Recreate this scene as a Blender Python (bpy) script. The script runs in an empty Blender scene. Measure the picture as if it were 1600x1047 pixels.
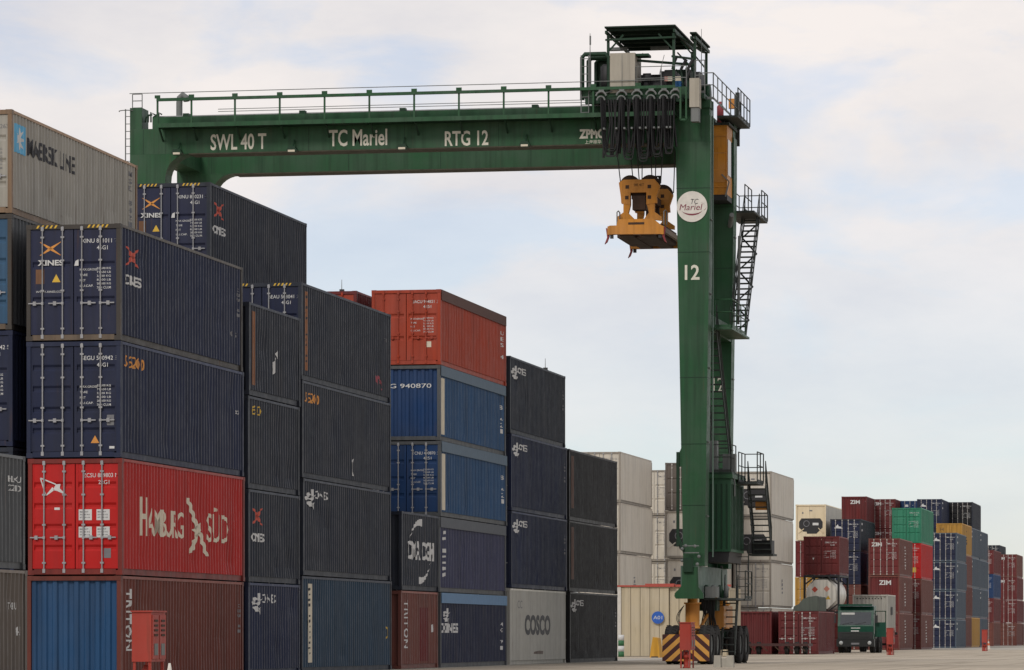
import bpy, bmesh, math, random
from mathutils import Vector, Matrix
random.seed(7)
R = math.radians
# ------------------------------------------------------------------ camera
F_PX, VPX, YH, CAM_H = 6240.0, 1975.0, 994.0, 1.10      # focal length in photo pixels, horizon row, eye height
YAW = math.atan((VPX - 800.0) / F_PX)
CA, SA = math.cos(YAW), math.sin(YAW)
scene = bpy.context.scene
cam_d = bpy.data.cameras.new('camera')
cam = bpy.data.objects.new('camera', cam_d)
scene.collection.objects.link(cam)
cam.location = (0, 0, CAM_H)
cam.rotation_euler = (R(90), 0, YAW)
cam_d.sensor_width = 36.0
cam_d.lens = F_PX / 1600.0 * 36.0
cam_d.shift_y = (YH - 523.5) / 1600.0
cam_d.clip_start = 1.0
cam_d.clip_end = 9000.0
scene.camera = cam
scene.render.resolution_x, scene.render.resolution_y = 1024, 670
# ------------------------------------------------------------------ sky: broken overcast
SUN_EL, SUN_AZ = R(38), R(196)                           # azimuth clockwise from +Y: behind the camera, to the left
world = bpy.data.worlds.new('World')
scene.world = world
world.use_nodes = True
wn, wl = world.node_tree.nodes, world.node_tree.links
wn.clear()
w_out = wn.new('ShaderNodeOutputWorld')
w_bg = wn.new('ShaderNodeBackground')
w_bg.inputs['Strength'].default_value = 0.112
sky = wn.new('ShaderNodeTexSky')
sky.sky_type = 'NISHITA'
sky.sun_disc = False
sky.sun_elevation = SUN_EL
sky.sun_rotation = SUN_AZ
sky.dust_density = 0.6
sky.ozone_density = 2.0
w_bg2 = wn.new('ShaderNodeBackground')                    # cloud layer
w_bg2.inputs['Strength'].default_value = 1.0
w_mix = wn.new('ShaderNodeMixShader')
tc = wn.new('ShaderNodeTexCoord')
mp = wn.new('ShaderNodeMapping')
mp.inputs['Scale'].default_value = (13.0, 13.0, 30.0)
mp.inputs['Location'].default_value = (3.1, 0.7, 1.9)
n1 = wn.new('ShaderNodeTexNoise'); n1.inputs['Scale'].default_value = 1.0
n1.inputs['Detail'].default_value = 8.0; n1.inputs['Roughness'].default_value = 0.56
n1.inputs['Distortion'].default_value = 0.5
r1 = wn.new('ShaderNodeValToRGB')
r1.color_ramp.elements[0].position = 0.40; r1.color_ramp.elements[0].color = (0.64, 0.64, 0.64, 1)
r1.color_ramp.elements[1].position = 0.54; r1.color_ramp.elements[1].color = (1, 1, 1, 1)
mp2 = wn.new('ShaderNodeMapping')
mp2.inputs['Scale'].default_value = (9.0, 9.0, 24.0)
mp2.inputs['Location'].default_value = (8.0, 5.0, 2.0)
n2 = wn.new('ShaderNodeTexNoise'); n2.inputs['Scale'].default_value = 1.0
n2.inputs['Detail'].default_value = 9.0; n2.inputs['Roughness'].default_value = 0.60
r2 = wn.new('ShaderNodeValToRGB')
r2.color_ramp.elements[0].position = 0.34; r2.color_ramp.elements[0].color = (0.74, 0.725, 0.755, 1)
r2.color_ramp.elements[1].position = 0.66; r2.color_ramp.elements[1].color = (0.93, 0.87, 0.84, 1)
e = r2.color_ramp.elements.new(0.50); e.color = (0.84, 0.805, 0.80, 1)
# the cloud deck thins towards the horizon all round
sep = wn.new('ShaderNodeSeparateXYZ')
tint = wn.new('ShaderNodeMix'); tint.data_type = 'RGBA'; tint.blend_type = 'MULTIPLY'; tint.inputs[0].default_value = 1.0; tint.inputs[7].default_value = (0.90, 0.95, 1.10, 1)   # cools the sky colour towards blue
low = wn.new('ShaderNodeMapRange'); low.inputs['From Min'].default_value = 0.02; low.inputs['From Max'].default_value = 0.12
low.inputs['To Min'].default_value = 0.45; low.inputs['To Max'].default_value = 1.0
cov = wn.new('ShaderNodeMath'); cov.operation = 'MULTIPLY'
for a, b in ((tc.outputs['Generated'], mp.inputs[0]), (mp.outputs[0], n1.inputs['Vector']), (n1.outputs['Fac'], r1.inputs[0]),
             (tc.outputs['Generated'], mp2.inputs[0]), (mp2.outputs[0], n2.inputs['Vector']), (n2.outputs['Fac'], r2.inputs[0]),
             (tc.outputs['Generated'], sep.inputs[0]), (sep.outputs[2], low.inputs[0]), (r1.outputs[0], cov.inputs[0]), (low.outputs[0], cov.inputs[1]), (cov.outputs[0], w_mix.inputs[0]),
             (sky.outputs[0], tint.inputs[6]), (tint.outputs[2], w_bg.inputs['Color']), (r2.outputs[0], w_bg2.inputs['Color']), 
             (w_bg.outputs[0], w_mix.inputs[1]), (w_bg2.outputs[0], w_mix.inputs[2]), (w_mix.outputs[0], w_out.inputs[0])):
    wl.new(a, b)
# ------------------------------------------------------------------ veiled sun
sun_d = bpy.data.lights.new('sun', 'SUN')
sun_d.energy = 1.5
sun_d.angle = R(14)
sun_d.color = (1.0, 0.95, 0.88)
sun = bpy.data.objects.new('sun', sun_d)
scene.collection.objects.link(sun)
sv = Vector((math.sin(SUN_AZ) * math.cos(SUN_EL), math.cos(SUN_AZ) * math.cos(SUN_EL), math.sin(SUN_EL)))
sun.rotation_euler = sv.to_track_quat('Z', 'Y').to_euler()
vs = scene.view_settings
vs.view_transform = 'Standard'
vs.look = 'None'
vs.exposure = 0.0
vs.gamma = 1.0
vs.use_curve_mapping = False
# ------------------------------------------------------------------ where things stand: X across the rows, Y along the boxes
def at_depth(px, depth):
    t = (px - 800.0) / F_PX
    lat = t * depth
    return (lat * CA - depth * SA, depth * CA + lat * SA)
def at_row(px, py, Y):
    t = (px - 800.0) / F_PX
    X = Y * (t * CA - SA) / (CA + t * SA)
    d = -X * SA + Y * CA
    return (X, Y, CAM_H - (py - YH) / F_PX * d)
def on_plane(px, X):
    """Y of the point on the vertical plane X that stands at column px"""
    t = (px - 800.0) / F_PX
    return X * (CA + t * SA) / (t * CA - SA)
# ------------------------------------------------------------------ scene helpers
COL = scene.collection
def srgb(r, g, b):
    f = lambda c: (c / 255.0 / 12.92) if c / 255.0 <= 0.04045 else ((c / 255.0 + 0.055) / 1.055) ** 2.4
    return (f(r), f(g), f(b))
MATS, PCOL = {}, {}
def paint(key, col, rough=0.5, rust=0.42, streak=0.68, metal=0.0, fade=0.25, spec=0.22):
    """weathered paint: uneven fading, vertical rain streaks, sparse rust; varies with each object"""
    if key in MATS: return MATS[key]
    PCOL[key] = col
    m = bpy.data.materials.new(key); m.use_nodes = True
    nt = m.node_tree; N, L = nt.nodes, nt.links
    bs = N['Principled BSDF']
    bs.inputs['Metallic'].default_value = metal
    bs.inputs['Specular IOR Level'].default_value = spec
    t = N.new('ShaderNodeTexCoord'); oi = N.new('ShaderNodeObjectInfo')
    mul = N.new('ShaderNodeVectorMath'); mul.operation = 'MULTIPLY_ADD'
    L.new(oi.outputs['Random'], mul.inputs[0]); mul.inputs[1].default_value = (37.0, 91.0, 53.0)
    L.new(t.outputs['Object'], mul.inputs[2])
    big = N.new('ShaderNodeTexNoise'); big.inputs['Scale'].default_value = 0.7; big.inputs['Detail'].default_value = 5
    L.new(mul.outputs[0], big.inputs['Vector'])
    mpn = N.new('ShaderNodeMapping'); mpn.inputs['Scale'].default_value = (5.0, 3.2, 0.22)
    L.new(mul.outputs[0], mpn.inputs[0])
    st = N.new('ShaderNodeTexNoise'); st.inputs['Scale'].default_value = 1.0; st.inputs['Detail'].default_value = 4
    L.new(mpn.outputs[0], st.inputs['Vector'])
    fine = N.new('ShaderNodeTexNoise'); fine.inputs['Scale'].default_value = 3.2; fine.inputs['Detail'].default_value = 8
    fine.inputs['Roughness'].default_value = 0.7
    L.new(mul.outputs[0], fine.inputs['Vector'])
    def ramp(src, p0, p1, c0, c1):
        r = N.new('ShaderNodeValToRGB'); r.color_ramp.elements[0].position = p0; r.color_ramp.elements[1].position = p1
        r.color_ramp.elements[0].color = (c0,) * 3 + (1,); r.color_ramp.elements[1].color = (c1,) * 3 + (1,)
        L.new(src, r.inputs[0]); return r.outputs[0]
    def mix(fac, a, b):
        x = N.new('ShaderNodeMix'); x.data_type = 'RGBA'
        L.new(fac, x.inputs[0])
        for s, v in ((6, a), (7, b)):
            if isinstance(v, tuple): x.inputs[s].default_value = v + (1,)
            else: L.new(v, x.inputs[s])
        return x.outputs[2]
    g = sum(col) / 3
    pale = tuple(c * (1 - fade * 0.5) + (g * 1.1 + 0.03) * fade * 0.5 + 0.012 * fade for c in col)
    c1 = mix(ramp(big.outputs['Fac'], 0.35, 0.68, 0, 1), col, pale)
    dirty = tuple(c * 0.45 + 0.008 for c in col)
    c2 = mix(ramp(st.outputs['Fac'], 0.44, 0.72, 0, streak), c1, dirty)
    # wide grimy patches, and rust that runs down from a few spots
    mg = N.new('ShaderNodeMapping'); mg.inputs['Scale'].default_value = (1.3, 0.8, 0.35); mg.inputs['Location'].default_value = (11, 4, 7)
    L.new(mul.outputs[0], mg.inputs[0])
    gn = N.new('ShaderNodeTexNoise'); gn.inputs['Scale'].default_value = 1.0; gn.inputs['Detail'].default_value = 7; gn.inputs['Roughness'].default_value = 0.65
    L.new(mg.outputs[0], gn.inputs['Vector'])
    c2 = mix(ramp(gn.outputs['Fac'], 0.50, 0.72, 0, 0.45), c2, tuple(c * 0.6 + 0.010 for c in col))
    mr = N.new('ShaderNodeMapping'); mr.inputs['Scale'].default_value = (7.0, 5.0, 0.55); mr.inputs['Location'].default_value = (3, 9, 1)
    L.new(mul.outputs[0], mr.inputs[0])
    rn = N.new('ShaderNodeTexNoise'); rn.inputs['Scale'].default_value = 1.0; rn.inputs['Detail'].default_value = 5
    L.new(mr.outputs[0], rn.inputs['Vector'])
    c2 = mix(ramp(rn.outputs['Fac'], 0.64, 0.76, 0, rust), c2, (0.075, 0.040, 0.024))
    c3 = mix(ramp(fine.outputs['Fac'], 0.66, 0.74, 0, rust), c2, (0.085, 0.042, 0.024))
    L.new(c3, bs.inputs['Base Color'])
    rr = N.new('ShaderNodeMapRange'); L.new(fine.outputs['Fac'], rr.inputs[0])
    rr.inputs['From Min'].default_value = 0.3; rr.inputs['From Max'].default_value = 0.7
    rr.inputs['To Min'].default_value = rough - 0.07; rr.inputs['To Max'].default_value = min(1, rough + 0.14)
    L.new(rr.outputs[0], bs.inputs['Roughness'])
    bp = N.new('ShaderNodeBump'); bp.inputs['Strength'].default_value = 0.30; bp.inputs['Distance'].default_value = 0.05
    L.new(big.outputs['Fac'], bp.inputs['Height']); L.new(bp.outputs[0], bs.inputs['Normal'])
    MATS[key] = m
    return m
def plain(key, col, rough=0.6, metal=0.0, spec=0.4):
    if key in MATS: return MATS[key]
    m = bpy.data.materials.new(key); m.use_nodes = True
    nt = m.node_tree; N, L = nt.nodes, nt.links
    bs = N['Principled BSDF']
    bs.inputs['Roughness'].default_value = rough; bs.inputs['Metallic'].default_value = metal
    bs.inputs['Specular IOR Level'].default_value = spec
    t = N.new('ShaderNodeTexCoord'); no = N.new('ShaderNodeTexNoise')
    no.inputs['Scale'].default_value = 4.0; no.inputs['Detail'].default_value = 6
    L.new(t.outputs['Object'], no.inputs['Vector'])
    x = N.new('ShaderNodeMix'); x.data_type = 'RGBA'
    x.inputs[6].default_value = tuple(c * 0.72 for c in col) + (1,)
    x.inputs[7].default_value = tuple(min(1, c * 1.12) for c in col) + (1,)
    L.new(no.outputs['Fac'], x.inputs[0]); L.new(x.outputs[2], bs.inputs['Base Color'])
    MATS[key] = m
    return m
class MB:
    """collects simple solids and links them as one mesh object"""
    def __init__(s): s.v, s.f, s.sm = [], [], set()
    def raw(s, v, f, smooth=False):
        o = len(s.v); s.v += [tuple(p) for p in v]
        for q in f:
            if smooth: s.sm.add(len(s.f))
            s.f.append(tuple(i + o for i in q))
        return s
    def box(s, x0, x1, y0, y1, z0, z1):
        x0, x1 = min(x0, x1), max(x0, x1); y0, y1 = min(y0, y1), max(y0, y1); z0, z1 = min(z0, z1), max(z0, z1)
        return s.raw([(x0, y0, z0), (x1, y0, z0), (x1, y1, z0), (x0, y1, z0), (x0, y0, z1), (x1, y0, z1), (x1, y1, z1), (x0, y1, z1)],
                     [(0, 3, 2, 1), (4, 5, 6, 7), (0, 1, 5, 4), (1, 2, 6, 5), (2, 3, 7, 6), (3, 0, 4, 7)])
    def tube(s, pts, r, n=8, cap=True):
        pts = [Vector(p) for p in pts]; rings = []
        ref = None
        for i, p in enumerate(pts):
            d = (pts[min(i + 1, len(pts) - 1)] - pts[max(i - 1, 0)]).normalized()
            if ref is None: ref = Vector((0, 0, 1)) if abs(d.z) < 0.9 else Vector((1, 0, 0))
            a = d.cross(ref).normalized(); b = a.cross(d).normalized(); ref = b
            rr = r[i] if isinstance(r, (list, tuple)) else r
            rings.append([p + (a * math.cos(6.28318 * k / n) + b * math.sin(6.28318 * k / n)) * rr for k in range(n)])
        v = [q for g in rings for q in g]; f = []
        for i in range(len(rings) - 1):
            for k in range(n):
                f.append((i * n + k, i * n + (k + 1) % n, (i + 1) * n + (k + 1) % n, (i + 1) * n + k))
        s.raw(v, f, True)
        if cap: s.raw(rings[0] + rings[-1], [tuple(range(n)), tuple(range(2 * n - 1, n - 1, -1))])
        return s
    def bar(s, p0, p1, w=0.05, h=None):
        """square bar between two points"""
        h = h or w
        p0, p1 = Vector(p0), Vector(p1); d = (p1 - p0).normalized()
        up = Vector((0, 0, 1)) if abs(d.z) < 0.95 else Vector((0, 1, 0))
        a = d.cross(up).normalized() * w / 2; b = a.cross(d).normalized() * h / 2
        v = [p + x for p in (p0, p1) for x in (-a - b, a - b, a + b, -a + b)]
        return s.raw(v, [(0, 1, 2, 3), (7, 6, 5, 4), (0, 4, 5, 1), (1, 5, 6, 2), (2, 6, 7, 3), (3, 7, 4, 0)])
    def prism(s, poly, lo, hi, axis='y'):
        """polygon in the two other axes, extruded from lo to hi along axis"""
        def P(a, b, t): return {'y': (a, t, b), 'x': (t, a, b), 'z': (a, b, t)}[axis]
        n = len(poly)
        v = [P(a, b, lo) for a, b in poly] + [P(a, b, hi) for a, b in poly]
        return s.raw(v, [tuple(range(n)), tuple(range(2 * n - 1, n - 1, -1))] + [(k, k + n, (k + 1) % n + n, (k + 1) % n) for k in range(n)])
    def lathe(s, prof, c, axis='x', n=20):
        """profile of (along, radius) turned round an axis through c"""
        def P(t, r, a):
            u, w = r * math.cos(a), r * math.sin(a)
            q = {'x': (t, u, w), 'y': (u, t, w), 'z': (u, w, t)}[axis]
            return (c[0] + q[0], c[1] + q[1], c[2] + q[2])
        v = [P(t, r, 6.283185 * k / n) for t, r in prof for k in range(n)]
        f = [(i * n + k, i * n + (k + 1) % n, (i + 1) * n + (k + 1) % n, (i + 1) * n + k) for i in range(len(prof) - 1) for k in range(n)]
        return s.raw(v, f, True)
    def mesh(s, name, off=(0, 0, 0)):
        me = bpy.data.meshes.new(name)
        me.from_pydata([(a - off[0], b - off[1], c - off[2]) for a, b, c in s.v], [], s.f)
        bm = bmesh.new(); bm.from_mesh(me); bmesh.ops.recalc_face_normals(bm, faces=bm.faces); bm.to_mesh(me); bm.free()
        if s.sm:
            for i in s.sm:
                if i < len(me.polygons): me.polygons[i].use_smooth = True
        return me
    def build(s, name, mat, parent=None, off=None):
        off = off if off is not None else (getattr(parent, 'name', None) and ORG.get(root_of(parent).name, (0, 0, 0))) or (0, 0, 0)
        me = s.mesh(name, off); me.materials.append(mat)
        o = bpy.data.objects.new(name, me); COL.objects.link(o)
        if parent: o.parent = parent
        return o
ORG = {}
def root_of(o):
    while o.parent: o = o.parent
    return o
def thing(name, label, cat, loc, group=None, rz=0.0):
    """an Empty at the thing's base; parts are built in world metres and taken relative to it"""
    o = bpy.data.objects.new(name, None); COL.objects.link(o)
    o.empty_display_size = 0.3
    o.location = loc; o.rotation_euler = (0, 0, rz)
    o['label'] = label; o['category'] = cat
    if group: o['group'] = group
    ORG[o.name] = tuple(loc)
    return o
def tag(o, label, cat, group=None):
    o['label'] = label; o['category'] = cat
    if group: o['group'] = group
    return o
def struct(o): o['kind'] = 'structure'; return o
def share(name, me, mat, parent):
    """a part that shares its mesh with alike parts but wears its own paint"""
    o = bpy.data.objects.new(name, me); COL.objects.link(o); o.parent = parent
    if not me.materials: me.materials.append(mat)
    o.material_slots[0].link = 'OBJECT'; o.material_slots[0].material = mat
    return o
CACHE = {}
def cached(key, fn):
    if key not in CACHE: CACHE[key] = fn()
    return CACHE[key]
# ------------------------------------------------------------------ lettering
def glyphs(text, bold=0.004):
    def mk():
        cu = bpy.data.curves.new('lettering', 'FONT'); cu.body = text; cu.dimensions = '2D'; cu.fill_mode = 'BOTH'
        cu.resolution_u = 3; cu.offset = bold
        ob = bpy.data.objects.new('lettering', cu)
        me = bpy.data.meshes.new_from_object(ob)
        v = [(p.co.x, p.co.y) for p in me.vertices]; f = [tuple(p.vertices) for p in me.polygons]
        bpy.data.objects.remove(ob); bpy.data.curves.remove(cu); bpy.data.meshes.remove(me)
        x0 = min(a for a, b in v); x1 = max(a for a, b in v); y0 = min(b for a, b in v); y1 = max(b for a, b in v)
        return [((a - x0) / (x1 - x0), (b - y0) / (y1 - y0)) for a, b in v], f, (x1 - x0) / (y1 - y0)
    return cached(('glyph', text, bold), mk)
def text2d(text, x, z, h, w=None, bold=0.004):
    """flat lettering, lower left at (x, z), height h, width w"""
    v, f, asp = glyphs(text, bold)
    w = w or h * asp
    return [(x + a * w, z + b * h) for a, b in v], f
def column2d(text, x, z_top, h, w, pitch):
    """letters one below another"""
    V, Fc = [], []
    for i, ch in enumerate(text):
        if ch == ' ': continue
        v, f = text2d(ch, x, z_top - i * pitch - h, h, w)
        o = len(V); V += v; Fc += [tuple(k + o for k in q) for q in f]
    return V, Fc
def turned2d(text, x, z_top, h, length):
    """lettering that runs downward along a post"""
    v, f, asp = glyphs(text)
    return [(x + b * h, z_top - a * length) for a, b in v], [tuple(reversed(q)) for q in f]
def polys2d(polys):
    V, Fc = [], []
    for p in polys:
        o = len(V); V += list(p); Fc.append(tuple(range(o, o + len(p))))
    return V, Fc
def stroke(p, q, w0, w1=None, w2=None):
    w1 = w0 if w1 is None else w1
    dx, dz = q[0] - p[0], q[1] - p[1]; l = math.hypot(dx, dz); nx, nz = -dz / l, dx / l
    m = ((p[0] + q[0]) / 2, (p[1] + q[1]) / 2); wm = (w0 + w1) / 2 if w2 is None else w2
    return [(p[0] - nx * w0 / 2, p[1] - nz * w0 / 2), (m[0] - nx * wm / 2, m[1] - nz * wm / 2), (q[0] - nx * w1 / 2, q[1] - nz * w1 / 2),
            (q[0] + nx * w1 / 2, q[1] + nz * w1 / 2), (m[0] + nx * wm / 2, m[1] + nz * wm / 2), (p[0] + nx * w0 / 2, p[1] + nz * w0 / 2)]
def join2d(*parts):
    V, Fc = [], []
    for v, f in parts:
        o = len(V); V += v; Fc += [tuple(k + o for k in q) for q in f]
    return V, Fc
def ticks(x, z0, z1, w, seed=1, n=9, duty=0.55):
    """a column of worn, unreadable characters"""
    rnd = random.Random(seed); ps = []; step = (z1 - z0) / n
    for i in range(n):
        if rnd.random() < 0.15: continue
        h = step * duty * rnd.uniform(0.5, 1.2); zc = z1 - (i + 0.5) * step; a = x + w * rnd.uniform(0, 0.3); b = x + w * rnd.uniform(0.6, 1.0)
        ps.append([(a, zc - h / 2), (b, zc - h / 2 * rnd.uniform(0.4, 1)), (b, zc + h / 2), (a, zc + h / 2 * rnd.uniform(0.4, 1))])
    return polys2d(ps)
# ------------------------------------------------------------------ colours
WHITE = plain('white_print', (0.58, 0.58, 0.57), 0.6)
CREAMP = plain('cream_print', (0.62, 0.56, 0.44), 0.6)
BLACKP = plain('black_print', (0.03, 0.03, 0.035), 0.6)
ORANGE = plain('orange_print', (0.62, 0.26, 0.05), 0.6)
REDP = plain('red_print', (0.50, 0.08, 0.05), 0.6)
YELLOWP = plain('yellow_print', (0.60, 0.38, 0.04), 0.6)
BLUEP = plain('light_blue_print', (0.12, 0.40, 0.62), 0.6)
GREYP = plain('grey_print', (0.16, 0.16, 0.17), 0.6)
STEEL = paint('galvanised_rod', (0.30, 0.30, 0.31), 0.5, rust=0.55, streak=0.3, metal=0.3)
LROD = plain('pale_rod', (0.46, 0.43, 0.40), 0.6)
DARK = plain('dark_steel', (0.02, 0.02, 0.022), 0.6)
RUBBER = plain('rubber', (0.018, 0.018, 0.02), 0.85, spec=0.25)
C = {
    'navy': paint('navy_paint', (0.015, 0.019, 0.050)),
    'navy2': paint('deep_navy_paint', (0.010, 0.015, 0.044)),
    'charcoal': paint('charcoal_paint', (0.0165, 0.0215, 0.035), rust=0.12, fade=0.5),
    'charnavy': paint('charcoal_navy_paint', (0.0120, 0.0185, 0.050), rust=0.12, fade=0.4),
    'black': paint('black_paint', (0.010, 0.010, 0.0115), rust=0.2),
    'slate': paint('slate_blue_paint', (0.017, 0.042, 0.075), rust=0.2),
    'violet': paint('violet_navy_paint', (0.034, 0.037, 0.086), rust=0.2),
    'royal': paint('royal_blue_paint', (0.009, 0.040, 0.125), rust=0.3, fade=0.3),
    'steelblue': paint('steel_blue_paint', (0.015, 0.062, 0.150), rust=0.2, fade=0.2),
    'redside': paint('side_red_paint', (0.37, 0.016, 0.013), rust=0.2, fade=0.1, streak=0.4),  # side walls a slightly darker, duller red than the doors
    'grime': paint('grimy_frame_paint', (0.050, 0.043, 0.037), rust=0.8, streak=0.6),
    'rustbeige': paint('rusty_beige_frame', (0.21, 0.135, 0.08), rust=0.9, streak=0.6),
    'tansill': paint('tan_rusty_sill', (0.13, 0.095, 0.065), rust=0.9),
    'rustred': paint('rusty_red_frame', (0.17, 0.020, 0.014), rust=0.7),
    'red': paint('bright_red_paint', (0.42, 0.008, 0.007), rust=0.1, fade=0.1, streak=0.25),
    'orange': paint('orange_red_paint', (0.33, 0.042, 0.016), rust=0.7, streak=0.5),
    'brown': paint('brown_paint', (0.125, 0.030, 0.020), rust=0.3, fade=0.1),
    'maroon': paint('maroon_paint', (0.125, 0.018, 0.018), rust=0.4),
    'brick': paint('brick_paint', (0.145, 0.045, 0.033), rust=0.4),
    'beige': paint('weathered_beige_paint', (0.335, 0.315, 0.27), rust=0.6, streak=0.5),
    'white': paint('white_reefer_paint', (0.56, 0.515, 0.435), rust=0.35, streak=0.3),
    'cream': paint('cream_reefer_paint', (0.66, 0.55, 0.37), rust=0.5, streak=0.3),
    'grey': paint('pale_grey_paint', (0.37, 0.36, 0.32), rust=0.55, streak=0.4),
    'dgrey': paint('weathered_grey_paint', (0.075, 0.080, 0.085), rust=0.4),
    'taupe': paint('taupe_paint', (0.115, 0.095, 0.08), rust=0.6),
    'bluedoor': paint('sky_blue_paint', (0.026, 0.085, 0.165), rust=0.5),
    'green': paint('sea_green_paint', (0.030, 0.21, 0.12), rust=0.3),
    'yellow': paint('ochre_yellow_paint', (0.42, 0.22, 0.030), rust=0.5),
    'greyblue': paint('grey_blue_paint', (0.062, 0.085, 0.115), rust=0.3),
    'teal': paint('dull_teal_paint', (0.045, 0.085, 0.085), rust=0.3),
}
WORN_SUNLIT = {}  # paler rail paints: wear plus a sunlit edge put into the colour
def worn(k):
    """the same paint rubbed pale along an edge rail, sunlit tone included"""
    if k not in WORN_SUNLIT:
        col = PCOL[C[k].name]; WORN_SUNLIT[k] = paint(C[k].name + '_worn_sunlit', tuple(c * 1.7 + 0.010 for c in col), rust=0.3, streak=0.3)
    return WORN_SUNLIT[k]
W_C = 2.438
L40, L20 = 12.192, 6.058
HC, STD = 2.896, 2.591
P_COR, D_COR, Y_COR = 0.2785, 0.042, 0.17
def cor(y):
    t = (y - Y_COR) % P_COR
    if t < 0.072: return 0.0
    if t < 0.140: return -D_COR * (t - 0.072) / 0.068
    if t < 0.210: return -D_COR
    return -D_COR * (1 - (t - 0.210) / (P_COR - 0.210))
def cor_breaks(y0, y1):
    out = []; k = math.floor((y0 - Y_COR) / P_COR)
    while True:
        b = Y_COR + k * P_COR
        if b > y1: break
        for d in (0, 0.072, 0.140, 0.210):
            if y0 < b + d < y1: out.append(b + d)
        k += 1
    return out
XS = W_C / 2 - 0.012                                      # outer face of the side sheets
def dents(seed, L, H):
    rnd = random.Random(seed)
    return [(rnd.uniform(0.8, L - 0.8), rnd.uniform(0.4, H - 0.5), rnd.uniform(0.25, 0.7), rnd.uniform(0.2, 0.5), rnd.uniform(0.012, 0.04)) for _ in range(7 if L > 8 else 4)]
def m_side(L, H, sgn, flat=False, seed=0):
    def mk():
        if seed and not flat:
            ys = [0.14] + cor_breaks(0.16, L - 0.16) + [L - 0.14]; nz = 9; dn = dents(seed, L, H); rnd = random.Random(seed); v = []
            for y in ys:
                j = rnd.uniform(-0.004, 0.0)
                for k in range(nz):
                    z = 0.16 + (H - 0.23) * k / (nz - 1); edge = 0.0 if k in (0, nz - 1) else 1.0
                    d = sum(a * math.exp(-((y - yc) / ry) ** 2 - ((z - zc) / rz_) ** 2) for yc, zc, ry, rz_, a in dn)
                    v.append((sgn * (XS + cor(y) + (j - min(d, 0.05)) * edge), y, z))
            f = [(i * nz + k, (i + 1) * nz + k, (i + 1) * nz + k + 1, i * nz + k + 1) for i in range(len(ys) - 1) for k in range(nz - 1)]
            return MB().raw(v, f).mesh('side_panel')
        ys = [0.14] + ([] if flat else cor_breaks(0.16, L - 0.16)) + [L - 0.14]
        v, f = [], []
        for y in ys:
            x = XS + (0 if flat else cor(y))
            v += [(sgn * x, y, 0.16), (sgn * x, y, H - 0.07)]
        f = [(2 * i, 2 * i + 2, 2 * i + 3, 2 * i + 1) for i in range(len(ys) - 1)]
        b = MB().raw(v, f); return b.mesh('side_panel')
    return cached(('side', L, H, sgn, flat, seed), mk)
def m_roof(L, H):
    def mk():
        v, ys = [], []
        n = 44 if L > 8 else 22
        for i in range(n + 1):
            y = 0.08 + (L - 0.16) * i / n
            z = H - 0.012 - (0.02 if i % 2 else 0)
            v += [(-W_C / 2 + 0.05, y, z), (W_C / 2 - 0.05, y, z)]
        return MB().raw(v, [(2 * i, 2 * i + 1, 2 * i + 3, 2 * i + 2) for i in range(n)]).mesh('roof_panel')
    return cached(('roof', L, H), mk)
def m_end(H, y, flat=False, key=''):
    """corrugated end wall with vertical ribs"""
    def mk():
        v, xs = [], []
        n = 8; w = W_C - 0.24
        pts = []
        for k in range(n):
            x = -w / 2 + w * k / n; d = w / n
            pts += [(x, 0), (x + d * 0.36, 0), (x + d * 0.5, 0.045), (x + d * 0.86, 0.045)]
        pts.append((w / 2, 0))
        for x, d in pts: v += [(x, y + (0 if flat else d), 0.14), (x, y + (0 if flat else d), H - 0.10)]
        return MB().raw(v, [(2 * i, 2 * i + 2, 2 * i + 3, 2 * i + 1) for i in range(len(pts) - 1)]).mesh('end_panel')
    return cached(('end', H, y, flat, key), mk)
def m_box(key, name, *b): return cached((key,) + b, lambda: MB().box(*b).mesh(name))
def m_leaf(H, sgn, nb):
    """door leaf: flat rim and horizontal pressed bands"""
    def mk():
        m = MB(); x0, x1 = (0.012, 1.13) if sgn > 0 else (-1.13, -0.012)
        z0, z1 = 0.155, H - 0.125
        m.box(x0, x0 + 0.07, 0.03, 0.085, z0, z1); m.box(x1 - 0.07, x1, 0.03, 0.085, z0, z1)
        prof = [(z0, 0.034)]; step = (z1 - z0) / (nb + 1)
        for k in range(1, nb + 1):
            zc = z0 + step * k; prof += [(zc - 0.085, 0.034), (zc - 0.035, 0.072), (zc + 0.015, 0.072), (zc + 0.075, 0.034)]
        prof.append((z1, 0.034)); v = []
        for z, y in prof: v += [(x0 + 0.068, y, z), (x1 - 0.068, y, z)]
        m.raw(v, [(2 * i, 2 * i + 1, 2 * i + 3, 2 * i + 2) for i in range(len(prof) - 1)])
        m.box(x0 + 0.066, x1 - 0.066, 0.075, 0.085, z0, z1)
        return m.mesh('door_leaf')
    return cached(('leaf', H, sgn, nb), mk)
def m_rod(H, x):
    def mk():
        m = MB(); m.tube([(x, 0.0, 0.07), (x, 0.0, H - 0.05)], 0.019, 7)
        for z in (0.10, H - 0.11):
            m.box(x - 0.035, x + 0.035, -0.022, 0.035, z - 0.05, z + 0.05)
        for z in (0.30, H * 0.5 - 0.2, H * 0.5 + 0.55, H - 0.32):
            m.box(x - 0.045, x + 0.045, -0.016, 0.036, z - 0.022, z + 0.022)
        return m.mesh('lock_rod')
    return cached(('rod', H, x), mk)
def m_handle(x, d):
    def mk():
        m = MB(); z = 0.93
        m.box(x, x + d * 0.36, -0.022, -0.004, z - 0.014, z + 0.016)
        m.box(x + d * 0.16, x + d * 0.24, -0.028, 0.034, z - 0.05, z + 0.05)
        m.box(x - 0.03, x + 0.03, -0.026, -0.018, z - 0.035, z + 0.035)
        return m.mesh('handle')
    return cached(('handle', x, d), mk)
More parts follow.
